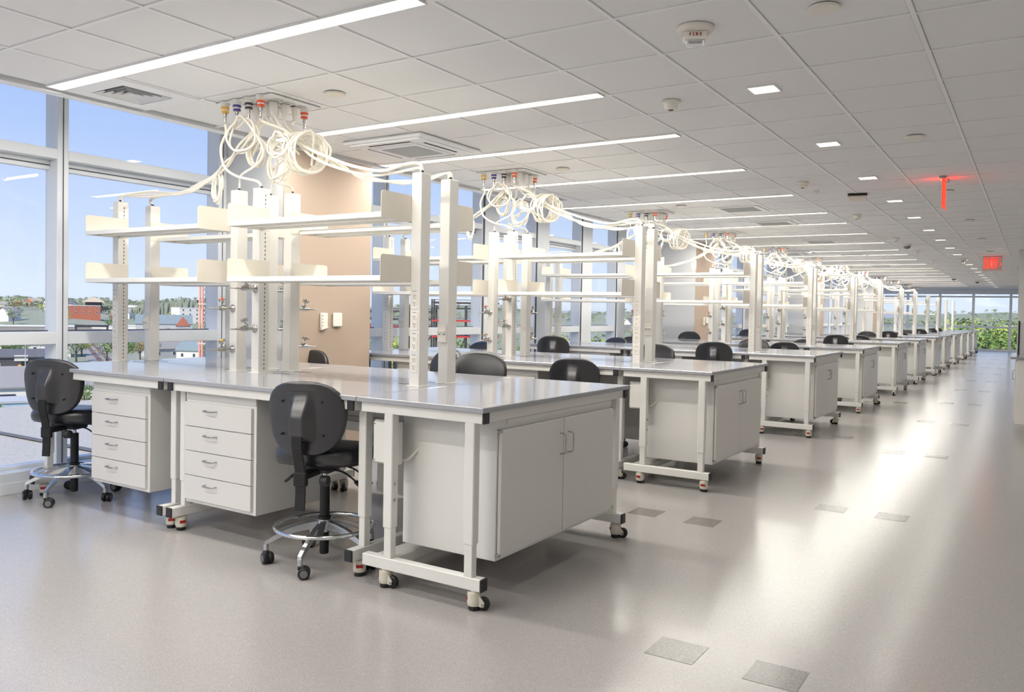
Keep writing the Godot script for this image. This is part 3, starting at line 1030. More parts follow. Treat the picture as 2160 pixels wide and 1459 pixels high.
func coil(cx: float, h: float, dz: float, r: float, turns: float, ax: Vector3, drift: float, a0 := PI / 2, squash := 1.0) -> Array:
	var s := ax.cross(Vector3.UP).normalized()
	var u := s.cross(ax).normalized()
	var out := []
	var n := int(turns * 10)
	for k in n + 1:
		var a := a0 + TAU * k / 10.0
		var rr := r * (1.0 + 0.10 * sin(k * 1.7 + cx * 9.0))
		out.append(isl(cx, h, dz) + (s * cos(a) * squash + u * sin(a)) * rr + ax * drift * k / 10.0 + Vector3(0, 0.01 * sin(k * 2.3), 0))
	return out

func connector(o: Node3D, x: float, dz: float, ring: Material, fat: bool) -> void:
	var p := isl(x, CEIL, dz)
	if fat:
		var c := part(o, "connector", MB.new().at(p.x, p.y, p.z).lathe([[0.03, 0.0], [0.03, -0.03], [0.026, -0.075], [0.016, -0.11], [0.0, -0.11]], 16), M.connector)
		part(c, "collar", MB.new().at(p.x, p.y, p.z).lathe([[0.026, 0.0], [0.033, -0.004], [0.033, -0.018], [0.03, -0.02]], 16), ring)
		return
	var c := part(o, "connector", MB.new().at(p.x, p.y, p.z).lathe([[0.036, 0.0], [0.028, -0.03], [0.022, -0.05], [0.022, -0.075], [0.0, -0.075]], 16), M.connector)
	for k in 2:
		part(c, "colour_ring", MB.new().at(p.x, p.y - 0.036 - 0.026 * k, p.z).lathe([[0.020, 0.0], [0.027 - 0.003 * k, 0.0], [0.028 - 0.003 * k, -0.006], [0.027 - 0.003 * k, -0.014], [0.020, -0.015]], 16), ring)
	part(c, "coupling", MB.new().at(p.x, p.y, p.z).lathe([[0.012, -0.075], [0.012, -0.10], [0.009, -0.105], [0.009, -0.14], [0.006, -0.15], [0.0, -0.15]], 12), M.nickel)

func hose(label: String, pts: Array, r: float, last: int) -> void:
	var o := base("service_hose")
	var mid := Vector3.ZERO
	part(o, "hose", MB.new().tube(curve(pts, 4), r, 7), M.hose)
	proto(o, HUB_X, CEIL, 0, 0, label + ", {i} island", "service hose", "white service hoses of the {i} island".replace(" of the {i} island", " hanging from the ceiling panels"), last)

func hub() -> void:
	var o := base("ceiling_service_panel")
	var pl := isl(-4.5, CEIL, 0.03)
	part(o, "plate", MB.new().at(pl.x, -0.006, pl.z).box(Vector3.ZERO, Vector3(0.56, 0.010, 0.44), 0.003), M.trim)
	for k in 3:
		part(o, "socket_strip", MB.new().at(pl.x + 0.06, -0.014, pl.z + 0.10 - 0.10 * k).box(Vector3.ZERO, Vector3(0.34, 0.008, 0.07), 0.003), M.plate)
	for q in [[-4.70, -0.17, M.yellow], [-4.58, -0.17, M.violet], [-4.46, -0.17, M.charcoal], [-4.335, -0.175, M.orange], [-4.335, 0.205, M.orange]]:
		connector(o, q[0], q[1], q[2], false)
	for q in [[-4.345, -0.06], [-4.335, 0.03], [-4.33, 0.12], [-4.43, -0.05], [-4.45, 0.05], [-4.52, -0.06], [-4.55, 0.06]]:
		connector(o, q[0], q[1], M.charcoal, true)
	proto(o, HUB_X, CEIL, 0, 0, "ceiling service panel with coloured hose connectors over the {i} island", "service panel", "", 99, [])
	var X := Vector3(1, 0, 0)
	var F := Vector3(0.15, 0.1, 0.98).normalized()
	var y0 := CEIL - 0.15
	# to the window end
	hose("white hose from the yellow connector looping down to the middle uprights", [isl(-4.70, y0, -0.17), isl(-4.69, 2.56, -0.17), isl(-4.73, 2.46, -0.18), isl(-4.69, 2.33, -0.18), isl(-4.56, 2.255, -0.18), isl(-4.40, 2.215, -0.14), isl(-4.366, 2.165, -0.135)], 0.009, 7)
	hose("white hose from the violet connector coiled in one wide ring", [isl(-4.58, y0, -0.17), isl(-4.58, 2.58, -0.17)] + coil(-4.50, 2.52, -0.17, 0.115, 2.0, F, 0.02) + [isl(-4.34, 2.45, -0.16), isl(-4.36, 2.34, -0.16), isl(-4.53, 2.265, -0.165), isl(-4.58, 2.22, -0.14), isl(-4.588, 2.165, -0.135)], 0.0075, 7)
	hose("white hose from the grey connector crossing down to the middle uprights", [isl(-4.46, y0, -0.17), isl(-4.44, 2.56, -0.16), isl(-4.37, 2.48, -0.12), isl(-4.35, 2.38, -0.02), isl(-4.50, 2.30, 0.10), isl(-4.57, 2.24, 0.13), isl(-4.588, 2.165, 0.135)], 0.007, 5)
	# drooping bundle towards the windows
	for k in 5:
		var a := 0.012 * (k - 2)
		var b := 0.02 * sin(k * 2.1)
		var endx: float = -5.98 + 0.015 * (k % 3)
		hose("white hose sagging in the bundle from the panel towards the window uprights", [isl(-4.46 - 0.03 * k, CEIL - 0.11, -0.06 + 0.03 * k), isl(-4.56 + a, 2.56, -0.06), isl(-4.64, 2.47 + b, -0.09 + a), isl(-4.82, 2.385 + a, -0.06 + b), isl(-5.02, 2.305 + b * 0.6, -0.02), isl(-5.24 + a, 2.25 + a, 0.0), isl(-5.45, 2.22 + b * 0.5, 0.01), isl(-5.75, 2.225 + 0.8 * a, [-0.04, 0.04][k % 2]), isl(endx, 2.215, [-0.12, 0.12][k % 2]), isl(endx, 2.165, [-0.135, 0.135][k % 2])], 0.008, 6 if k < 3 else 4)
	hose("slack white hose hanging in loops below the bundle near the windows", [isl(-4.90, 2.34, -0.04)] + coil(-4.95, 2.22, -0.02, 0.095, 3.0, F, 0.012, PI / 2, 0.33) + [isl(-4.99, 2.31, -0.02)], 0.007, 6)
	# to the aisle end
	hose("thick white hose from the orange connector running to the aisle-end front upright", [isl(-4.335, y0, -0.175), isl(-4.33, 2.60, -0.15), isl(-4.20, 2.545, -0.09), isl(-4.02, 2.425, -0.09), isl(-3.78, 2.33, -0.12), isl(-3.54, 2.25, -0.14), isl(-3.30, 2.20, -0.15), isl(-3.11, 2.225, -0.15), isl(-3.02, 2.22, -0.135), isl(-3.0, 2.165, -0.135)], 0.0105, 7)
	hose("thick white hose under its twin, running to the aisle-end front upright", [isl(-4.34, CEIL - 0.11, -0.06), isl(-4.28, 2.58, -0.04), isl(-4.12, 2.46, -0.05), isl(-3.92, 2.34, -0.10), isl(-3.66, 2.245, -0.12), isl(-3.40, 2.185, -0.12), isl(-3.15, 2.19, -0.13), isl(-3.03, 2.20, -0.125), isl(-3.015, 2.165, -0.125)], 0.009, 7)
	for k in 3:
		var a := 0.02 * (k - 1)
		hose("white hose sagging from the panel to the aisle-end rear upright", [isl(-4.335, CEIL - 0.11, 0.03 + 0.09 * minf(k, 1)), isl(-4.30, 2.60, 0.04 + a), isl(-4.12, 2.45 + a, 0.07), isl(-3.92, 2.335 - a, 0.11), isl(-3.70, 2.23 + a * 0.6, 0.14 + a), isl(-3.40, 2.185 - a * 0.5, 0.17), isl(-3.18, 2.19 + a * 0.4, 0.15), isl(-3.02 + a * 0.5, 2.21, 0.135), isl(-3.005 + a * 0.6, 2.165, 0.135)], 0.007, 7 if k == 0 else 4)
	# coils
	hose("white hose wound into a fat drum of many turns beside the panel", [isl(-4.335, CEIL - 0.15, 0.205), isl(-4.30, 2.55, 0.16), isl(-4.20, 2.50, 0.08)] + coil(-4.13, 2.40, -0.01, 0.125, 9.0, Vector3(0.86, -0.12, 0.35).normalized(), 0.021) + [isl(-3.99, 2.30, -0.05)], 0.0075, 7)
	hose("white hose coiled in a small ring below the fat connectors", [isl(-4.43, CEIL - 0.11, -0.05), isl(-4.35, 2.58, -0.04), isl(-4.22, 2.50, -0.10)] + coil(-4.17, 2.43, -0.15, 0.075, 3.0, F, 0.012) + [isl(-4.05, 2.37, -0.10)], 0.007, 5)
	hose("white hose in loose hanging loops above the middle uprights, aisle side", [isl(-4.45, CEIL - 0.11, 0.05), isl(-4.46, 2.55, 0.06), isl(-4.50, 2.46, 0.06)] + coil(-4.40, 2.37, 0.06, 0.115, 3.0, F, 0.014, PI * 0.9, 0.75) + [isl(-4.58, 2.30, 0.10), isl(-4.52, 2.25, 0.16), isl(-4.38, 2.21, 0.135), isl(-4.366, 2.165, 0.135)], 0.009, 7)
	hose("white hose in tight hanging loops above the middle uprights, window side", [isl(-4.52, CEIL - 0.11, -0.06), isl(-4.55, 2.55, 0.0), isl(-4.64, 2.46, 0.01)] + coil(-4.57, 2.44, 0.01, 0.09, 5.0, F, 0.012, PI * 0.8, 0.7) + [isl(-4.66, 2.42, 0.02)], 0.008, 7)

#-------------------------------------------------------------------------------------------------- chairs
func frustum(m: MB, a: Array, b: Array) -> MB:
	var ca: Vector3 = (a[0] + a[1] + a[2] + a[3]) / 4
	var cb: Vector3 = (b[0] + b[1] + b[2] + b[3]) / 4
	m.quad(b[0], b[1], b[2], b[3], (cb - ca).normalized())
	for k in 4:
		var p: Vector3 = a[k]
		var q: Vector3 = a[(k + 1) % 4]
		var nn: Vector3 = (q - p).cross(b[k] - p).normalized()
		if nn.dot((p + q) / 2 - ca) < 0:
			nn = -nn
		m.quad(p, q, b[(k + 1) % 4], b[k], nn)
	return m

func sq(v: float, e: float) -> float:
	return signf(v) * pow(absf(v), e)

# a laboratory stool on five castors; it faces local -z, its back stands towards +z
func chair(dh: float) -> Node3D:
	var o := base("lab_chair")
	var rows := []
	for q in [[0.03, 0.545], [0.82, 0.545], [0.94, 0.550], [0.99, 0.565], [1.01, 0.588], [1.0, 0.610], [0.965, 0.629], [0.89, 0.641], [0.7, 0.648], [0.35, 0.647], [0.03, 0.646]]:
		var row := PackedVector3Array()
		for k in 36:
			var a := TAU * k / 36
			var x: float = sq(cos(a), 0.62) * 0.245 * q[0]
			var z: float = sq(sin(a), 0.62) * 0.235 * q[0]
			row.append(Vector3(x, q[1] + dh - 0.022 * pow(maxf(0.0, -z / 0.228), 3) + 0.012 * pow(maxf(0.0, z / 0.228), 3), z - 0.01))
		rows.append(row)
	part(o, "seat", MB.new().sheet(rows), M.vinyl)
	# back cushion and its hard shell
	var shells := [[0.0, 1.0, 0.030, M.vinyl, "backrest"], [0.026, 0.985, 0.014, M.shell, "back_shell"]]
	for sp in shells:
		rows = []
		for i in 17:
			var t := (1.0 - cos(PI * i / 16.0)) / 2.0
			var y := lerpf(0.622, 1.004, t)
			var e := 2.0 * t - 1.0
			var wd: float = 0.218 * pow(maxf(0.0, 1.0 - pow(absf(e), 2.9)), 1.0 / 2.5) * (0.90 + 0.10 * smoothstep(0.1, 0.7, t)) * sp[1] + 0.002
			var row := PackedVector3Array()
			for k in 32:
				var a := TAU * k / 32
				var x := sq(cos(a), 0.75) * wd
				var th: float = sp[2] * minf(1.0, wd / 0.10)
				var z: float = 0.232 + sp[0] + 0.06 * (t - 0.3) * (t - 0.3) - 0.85 * x * x + sq(sin(a), 0.75) * th
				row.append(Vector3(x, y + dh, z))
			rows.append(row)
		part(o, sp[4], MB.new().sheet(rows), sp[3])
	var hrows := []
	for i in 15:
		var t := i / 14.0
		var y := lerpf(0.700, 0.965, t)
		var up := smoothstep(0.0, 0.10, t) * (1.0 - smoothstep(0.42, 1.0, t) * 0.98)
		var row := PackedVector3Array()
		for k in 25:
			var u := k / 12.0 - 1.0
			var side := 1.0 - smoothstep(0.42, 0.98, absf(u))
			var x := u * lerpf(0.082, 0.070, t)
			row.append(Vector3(x, y - 0.010 * (1.0 - up), 0.262 + 0.06 * pow(maxf(t * 0.69 + 0.2 - 0.3, 0.0), 2) - 0.85 * x * x + 0.010 + 0.066 * up * side))
		hrows.append(row)
	var hm := MB.new().sheet(hrows, false)
	for k in hm.n.size():
		if hm.n[k].z < 0.0:
			hm.n[k] = -hm.n[k]
	var hp := part(o, "back_housing", hm, M.shell)
	hp.position.y = dh
	for q in [[-0.11, 0.90], [0.11, 0.90], [-0.115, 0.73], [0.115, 0.73]]:
		part(o, "screw", MB.new().at(q[0], q[1] + dh, 0.281 if q[1] > 0.8 else 0.272, Basis(Vector3.RIGHT, PI / 2)).lathe([[0.0, 0.004], [0.006, 0.003], [0.006, -0.01]], 10), M.black)
	# J bar, bracket, knob, mechanism
	var bar := MB.new()
	var bp := [Vector3(0, 0.728, 0.328), Vector3(0, 0.67, 0.326), Vector3(0, 0.60, 0.300), Vector3(0, 0.52, 0.282), Vector3(0, 0.43, 0.280), Vector3(0, 0.345, 0.286)]
	for k in 5:
		var a: Vector3 = bp[k]
		var b: Vector3 = bp[k + 1]
		var d := (b - a).normalized()
		bar.at(0, (a.y + b.y) / 2, (a.z + b.z) / 2, Basis(Vector3.RIGHT, atan2(-d.z, -d.y) + 0.0)).box(Vector3.ZERO, Vector3(0.056, (b - a).length() + 0.004, 0.011), 0.002)
	hp = part(o, "back_bar", bar, M.black)
	hp.position.y = dh
	var mb := MB.new()
	mb.box(Vector3(0, 0.505 + dh, 0.280), Vector3(0.072, 0.075, 0.032), 0.006)
	part(o, "bar_bracket", mb, M.black)
	mb = MB.new()
	mb.box(Vector3(0, 0.535 + dh, 0.02), Vector3(0.17, 0.04, 0.24), 0.008)
	mb.box(Vector3(0, 0.515 + dh, 0.19), Vector3(0.06, 0.03, 0.15), 0.004)
	mb.box(Vector3(0, 0.508 + dh, 0.0), Vector3(0.11, 0.03, 0.14), 0.006)
	part(o, "mechanism", mb, M.black)
	part(o, "knob", MB.new().at(0.075, 0.485 + dh, 0.20, Basis(Vector3.BACK, PI / 2)).lathe([[0.0, 0.0], [0.026, 0.0], [0.030, -0.008], [0.028, -0.04], [0.0, -0.042]], 12), M.cap)
	for q in [[1.0, -0.06], [1.0, 0.06], [-1.0, 0.02]]:
		var l := part(o, "lever", MB.new().tube(curve([Vector3(q[0] * 0.07, 0.52 + dh, q[1]), Vector3(q[0] * 0.14, 0.50 + dh, q[1] - 0.01), Vector3(q[0] * 0.20, 0.455 + dh, q[1] - 0.02)]), 0.005, 6), M.black)
		part(l, "paddle", MB.new().at(q[0] * 0.215, 0.44 + dh, q[1] - 0.022, Basis(Vector3.BACK, -q[0] * 0.7)).box(Vector3.ZERO, Vector3(0.06, 0.014, 0.034), 0.005), M.cap)
	part(o, "gas_rod", MB.new().lathe([[0.013, 0.46 + dh], [0.013, 0.50 + dh]], 14), M.chrome)
	part(o, "gas_column", MB.new().lathe([[0.0, 0.045], [0.023, 0.045], [0.025, 0.05], [0.025, 0.235], [0.036, 0.24], [0.036, 0.25], [0.027, 0.255], [0.027, 0.46 + dh], [0.0, 0.465 + dh]], 18), M.black)
	part(o, "base_hub", MB.new().lathe([[0.026, 0.165], [0.040, 0.17], [0.042, 0.235], [0.030, 0.24]], 20), M.alloy)
	var ring := PackedVector3Array()
	for k in 48:
		ring.append(Vector3(cos(TAU * k / 48) * 0.262, 0.198, sin(TAU * k / 48) * 0.262))
	part(o, "foot_ring", MB.new().tube(ring, 0.0115, 10, true), M.chrome)
	for k in 5:
		var b := Basis(Vector3.UP, TAU * k / 5 + 0.35)
		var sp := MB.new()
		sp.t = Transform3D(Basis(Vector3.UP, TAU * k / 5 + 0.35), Vector3.ZERO)
		for q in 6:
			var u := Vector3(0, 0.232 - 0.006 * q * q * 0.2, 0.035 + 0.037 * q)
			var w2 := Vector3(0, 0.232 - 0.006 * (q + 1) * (q + 1) * 0.2, 0.035 + 0.037 * (q + 1))
			sp.quad(u + Vector3(-0.016, 0, 0), u + Vector3(0.016, 0, 0), w2 + Vector3(0.016, 0, 0), w2 + Vector3(-0.016, 0, 0), Vector3.UP)
			sp.quad(u + Vector3(-0.016, -0.005, 0), u + Vector3(0.016, -0.005, 0), w2 + Vector3(0.016, -0.005, 0), w2 + Vector3(-0.016, -0.005, 0), Vector3.DOWN)
		part(o, "ring_spoke", sp, M.alloy)
		b = Basis(Vector3.UP, TAU * k / 5 + 0.05)
		var am := MB.new()
		var prev := []
		for q in 8:
			var s := q / 7.0
			var r := lerpf(0.03, 0.315, s)
			var yy := lerpf(0.205, 0.105, s) + 0.02 * sin(PI * s)
			var hw := lerpf(0.022, 0.013, s)
			var hh := lerpf(0.020, 0.011, s)
			var cur := [Vector3(-hw, yy - hh, r), Vector3(hw, yy - hh, r), Vector3(hw * 0.7, yy + hh, r), Vector3(-hw * 0.7, yy + hh, r)]
			for j in 4:
				cur[j] = b * cur[j]
			if q > 0:
				frustum(am, prev, cur)
			prev = cur
		var arm := part(o, "base_arm", am, M.alloy)
		var tip: Vector3 = b * Vector3(0, 0, 0.308)
		part(arm, "socket", MB.new().at(tip.x, 0, tip.z).lathe([[0.014, 0.068], [0.014, 0.10], [0.0, 0.10]], 12), M.alloy)
		var sw := Basis(Vector3.UP, 1.3 * k + 0.4)
		var off: Vector3 = sw * Vector3(0.022, 0, 0)
		var wh := MB.new()
		var wb: Basis = sw * Basis(Vector3.RIGHT, PI / 2)
		for s in [-1, 1]:
			wh.t = Transform3D(wb, tip + off + Vector3(0, 0.031, 0) + sw * Vector3(0, 0, s * 0.0165))
			wh.lathe([[0.0, -0.0125], [0.026, -0.0125], [0.031, -0.008], [0.031, 0.008], [0.026, 0.0125], [0.0, 0.0125]], 18)
		wh.t = Transform3D(sw, tip + Vector3(0, 0.048, 0))
		wh.box(Vector3(0.008, 0.008, 0), Vector3(0.036, 0.024, 0.03), 0.006)
		var ca := part(o, "caster", wh, M.black)
		var dk := MB.new()
		for s in [-1, 1]:
			dk.t = Transform3D(wb, tip + off + Vector3(0, 0.031, 0) + sw * Vector3(0, 0, s * 0.0165))
			dk.lathe([[0.0, -0.0133], [0.020, -0.0133], [0.020, 0.0133], [0.0, 0.0133]], 14)
		part(ca, "hub_cap", dk, M.wheel_grey)
	return o

func chairs() -> void:
	var low := chair(0.0)
	var high := chair(0.065)
	var thin := ["screw", "lever", "knob", "bar_bracket", "gas_rod"]
	# island, row (0 front, 1 rear), x, forward from the island's middle, high or low, turn
	var spots := [[0, 0, -5.73, -0.62, 0, 0.42], [0, 0, -3.235, -0.64, 0, 0.34], [0, 1, -3.99, 1.12, 1, 2.75], [0, 1, -3.50, 1.10, 1, 3.5], [0, 1, -5.42, 1.12, 0, 3.3],
		[1, 0, -3.30, -0.70, 0, 0.3], [1, 1, -3.42, 1.08, 1, 3.2], [1, 1, -5.72, 1.10, 0, 3.1], [1, 0, -5.85, -0.66, 0, 0.2],
		[2, 0, -3.28, -0.74, 1, 0.28], [2, 0, -5.50, -0.76, 1, 0.4], [2, 1, -3.36, 1.08, 1, 3.3], [2, 1, -5.58, 1.05, 0, 3.0],
		[3, 0, -3.22, -0.74, 0, 0.3], [3, 0, -5.6, -0.7, 0, -0.1], [3, 1, -3.38, 1.05, 0, 3.1], [3, 1, -5.45, 1.05, 1, 3.2],
		[4, 0, -3.12, -0.76, 1, 0.15], [4, 0, -5.55, -0.72, 1, -0.1], [4, 1, -3.45, 1.05, 0, 3.1],
		[5, 0, -3.2, -0.74, 0, 0.0], [5, 0, -5.65, -0.72, 1, 0.1], [5, 1, -3.4, 1.05, 1, 3.2],
		[6, 0, -3.15, -0.74, 1, 0.2], [6, 1, -3.4, 1.05, 0, 3.0], [7, 0, -3.2, -0.74, 0, 0.0], [7, 1, -3.3, 1.05, 1, 3.2], [8, 0, -3.1, -0.74, 1, 0.1], [9, 0, -3.1, -0.74, 1, 0.1], [10, 0, -3.2, -0.74, 1, 0.0]]
	for s in spots:
		var o: Node3D = (high if s[4] else low).duplicate()
		if s[0] >= 4:
			for ch in o.get_children():
				for nm in thin:
					if String(ch.name).begins_with(nm):
						o.remove_child(ch)
						ch.free()
						break
		o.name = numbered("lab_chair")
		add_child(o)
		o.position = W(s[2], 0, Z_ISL[s[0]] + s[3])
		o.rotation.y = s[5]
		var where: String = "nearer the windows" if s[2] < -4.6 else ("nearer the aisle" if s[2] > -3.9 else "between two others")
		tag(o, "black lab stool with ringed base %s, %s side of the %s island" % [where, ["front", "rear"][s[1]], ISLE[s[0]]], "chair", "black lab stools at the benches")
	low.free()
	high.free()

func right_side() -> void:
	struct("wall_end", span(-0.30, 1.95, -0.1, 3.25, 18.8, 19.4), M.white_wall)
	var o := thing("wall_counter", "white base cabinet with grey worktop at the right edge of the aisle", "cabinet", W(0.24, 0, 12.5))
	part(o, "worktop", bx(Vector3(0.98, 0.03, 1.55), 0.003, Vector3(0, TOP - 0.015, 0)), M.counter)
	part(o, "body", bx(Vector3(0.90, 0.79, 1.49), 0.002, Vector3(0.03, 0.515, 0)), M.cabinet)
	part(o, "toe_kick", bx(Vector3(0.74, 0.12, 1.44), 0.0, Vector3(0.11, 0.06, 0)), M.wheel_grey)
	for k in 2:
		var d := part(o, "door", bx(Vector3(0.02, 0.73, 0.735), 0.002, Vector3(-0.428, 0.52, 0.372 - 0.744 * k)), M.door)
		var p := part(d, "handle", pull(0.12, 0.034), M.nickel)
		p.position = Vector3(-0.438, 0.68, [0.06, -0.06][k])
		p.basis = Basis(Vector3.UP, -PI / 2) * Basis(Vector3.BACK, PI / 2)
	o = thing("splash_panel", "pale upright splash panel with dark edge standing on the right-hand counter", "panel", W(-0.02, TOP, 12.62))
	part(o, "sheet", bx(Vector3(0.30, 0.42, 0.015), 0.002, Vector3(0, 0.21, 0)), M.plate)
	part(o, "edge_post", bx(Vector3(0.02, 0.44, 0.03), 0.002, Vector3(-0.16, 0.22, 0)), M.cap)

#================================================================================================== the town outside
const GR := -18.0
func az(a: float, d: float, h: float) -> Vector3:
	var t := deg_to_rad(a)
	return Vector3(-sin(t) * d, h, -cos(t) * d)

# turn that makes local +z look back at the laboratory
func face(a: float) -> float:
	return deg_to_rad(a)

func land(a: float, d: float) -> float:
	var h := GR
	h += smoothstep(260.0, 900.0, d) * (10.0 + 3.5 * sin(a * 0.21 + 1.0) + 2.0 * sin(a * 0.63))
	h += smoothstep(950.0, 1700.0, d) * (13.0 + 5.0 * sin(a * 0.37 + 0.4) + 2.2 * sin(a * 1.3))
	return h

func ridge(m: MB, a0: float, a1: float, d: float, hs: Array, base_h: float, depth: float) -> void:
	# a long wooded hill: crest heights hs at even steps of bearing, sloping down on both sides
	var rows := []
	var n := 90
	for q in [[-0.9, 0.0], [-0.5, 0.45], [-0.22, 0.82], [0.0, 1.0], [0.5, 0.6], [1.0, 0.0]]:
		var row := PackedVector3Array()
		for k in n + 1:
			var u := float(k) / n * (hs.size() - 1)
			var i := mini(int(u), hs.size() - 2)
			var h: float = lerpf(hs[i], hs[i + 1], smoothstep(0.0, 1.0, u - i)) + rng.randf_range(-0.8, 0.8) * d / 1500.0
			row.append(az(lerpf(a0, a1, float(k) / n), d + q[0] * depth + rng.randf_range(-20, 20), lerpf(base_h, h, q[1])))
		rows.append(row)
	m.sheet(rows, false)

var tree_forms := {}
func tree_form(kind: int, leaf_n: int) -> Array:
	var key := kind * 10000 + leaf_n
	if tree_forms.has(key):
		return tree_forms[key]
	var m := MB.new()
	var blobs := []
	for k in 7:
		blobs.append([Vector3(rng.randf_range(-1.3, 1.3), rng.randf_range(2.4, 4.7), rng.randf_range(-1.3, 1.3)), rng.randf_range(0.9, 1.5)])
	blobs.append([Vector3(0, 3.7, 0), 1.9])
	for i in leaf_n:
		var b: Array = blobs[i % blobs.size()]
		var u := Vector3(rng.randfn(), rng.randfn() * 0.9, rng.randfn()).normalized()
		var p: Vector3 = b[0] + u * b[1] * rng.randf_range(0.72, 1.06)
		var nn := (u + Vector3(rng.randf_range(-0.7, 0.7), rng.randf_range(-0.4, 0.9), rng.randf_range(-0.7, 0.7))).normalized()
		var s := nn.cross(Vector3(rng.randf(), rng.randf(), 0.3)).normalized()
		var t := s.cross(nn)
		var z := rng.randf_range(0.7, 1.25) * 8.5 / sqrt(float(leaf_n)) * 0.5
		m.quad(p - s * z, p - t * z * 0.62, p + s * z, p + t * z * 0.62, nn)
	var tr := MB.new()
	tr.rod(Vector3(0, -0.5, 0), Vector3(0, 2.6, 0), 0.20, 8, 0.13)
	for k in 4:
		var a := k * 1.7
		tr.rod(Vector3(0, 1.8, 0), Vector3(cos(a) * 1.1, 3.6, sin(a) * 1.1), 0.09, 6, 0.04)
	var mats: Array = [M.leaf, M.leaf_bright, M.leaf_rust, M.leaf_grey, M.blossom]
	tree_forms[key] = [m.mesh(mats[kind]), tr.mesh(M.bark)]
	return tree_forms[key]

const TREE_KIND := ["green leafy tree", "bright yellow-green tree", "rusty spring-budding tree", "grey-green bushy tree", "pale blossoming tree"]
func tree(kind: int, p: Vector3, size: float, where: String, group: String, leaves := 420) -> void:
	var o := thing("tree", TREE_KIND[kind] + " " + where, "tree", p, rng.randf() * TAU, group)
	var f := tree_form(kind, leaves)
	share(o, "crown", f[0], Vector3.ZERO).scale = Vector3.ONE * size
	share(o, "trunk", f[1], Vector3.ZERO).scale = Vector3.ONE * size

# a plain house, w wide, d deep, walls h high, gabled roof; windows are parts
func house(called: String, label: String, p: Vector3, turn: float, w: float, h: float, d: float, rise: float, wall: Material, roof: Material, wins := 3, group := "") -> Node3D:
	var o := thing(called, label, "house" if called == "house" else "building", p, turn, group)
	part(o, "walls", bx(Vector3(w, h + 4.0, d), 0.0, Vector3(0, h / 2 - 2.0, 0)), wall)
	if rise > 0.0:
		part(o, "gable_roof", MB.new().at(0, h, 0, Basis(Vector3.UP, PI / 2)).prism(PackedVector2Array([Vector2(-d / 2 - 0.4, -0.15), Vector2(0, rise), Vector2(d / 2 + 0.4, -0.15), Vector2(d / 2 + 0.4, 0.1), Vector2(0, rise + 0.3), Vector2(-d / 2 - 0.4, 0.1)]), -w / 2 - 0.4, w / 2 + 0.4), roof)
		part(o, "gable_wall", MB.new().at(0, h, 0, Basis(Vector3.UP, PI / 2)).prism(PackedVector2Array([Vector2(-d / 2, -0.1), Vector2(d / 2, -0.1), Vector2(0, rise - 0.05)]), -w / 2, w / 2), wall)
	else:
		part(o, "flat_roof", bx(Vector3(w + 0.3, 0.35, d + 0.3), 0.0, Vector3(0, h + 0.1, 0)), roof)
	var rows := maxi(1, int(h / 3.2))
	for r in rows:
		for k in wins:
			var x := (k + 0.5) / wins * w - w / 2
			var y := h - 1.6 - 3.0 * r
			var f := part(o, "window", bx(Vector3(1.1, 1.4, 0.1), 0.0, Vector3(x, y, d / 2 + 0.02)), M.frame)
			part(f, "pane", bx(Vector3(0.9, 1.2, 0.06), 0.0, Vector3(x, y, d / 2 + 0.06)), M.dark_pane)
	return o

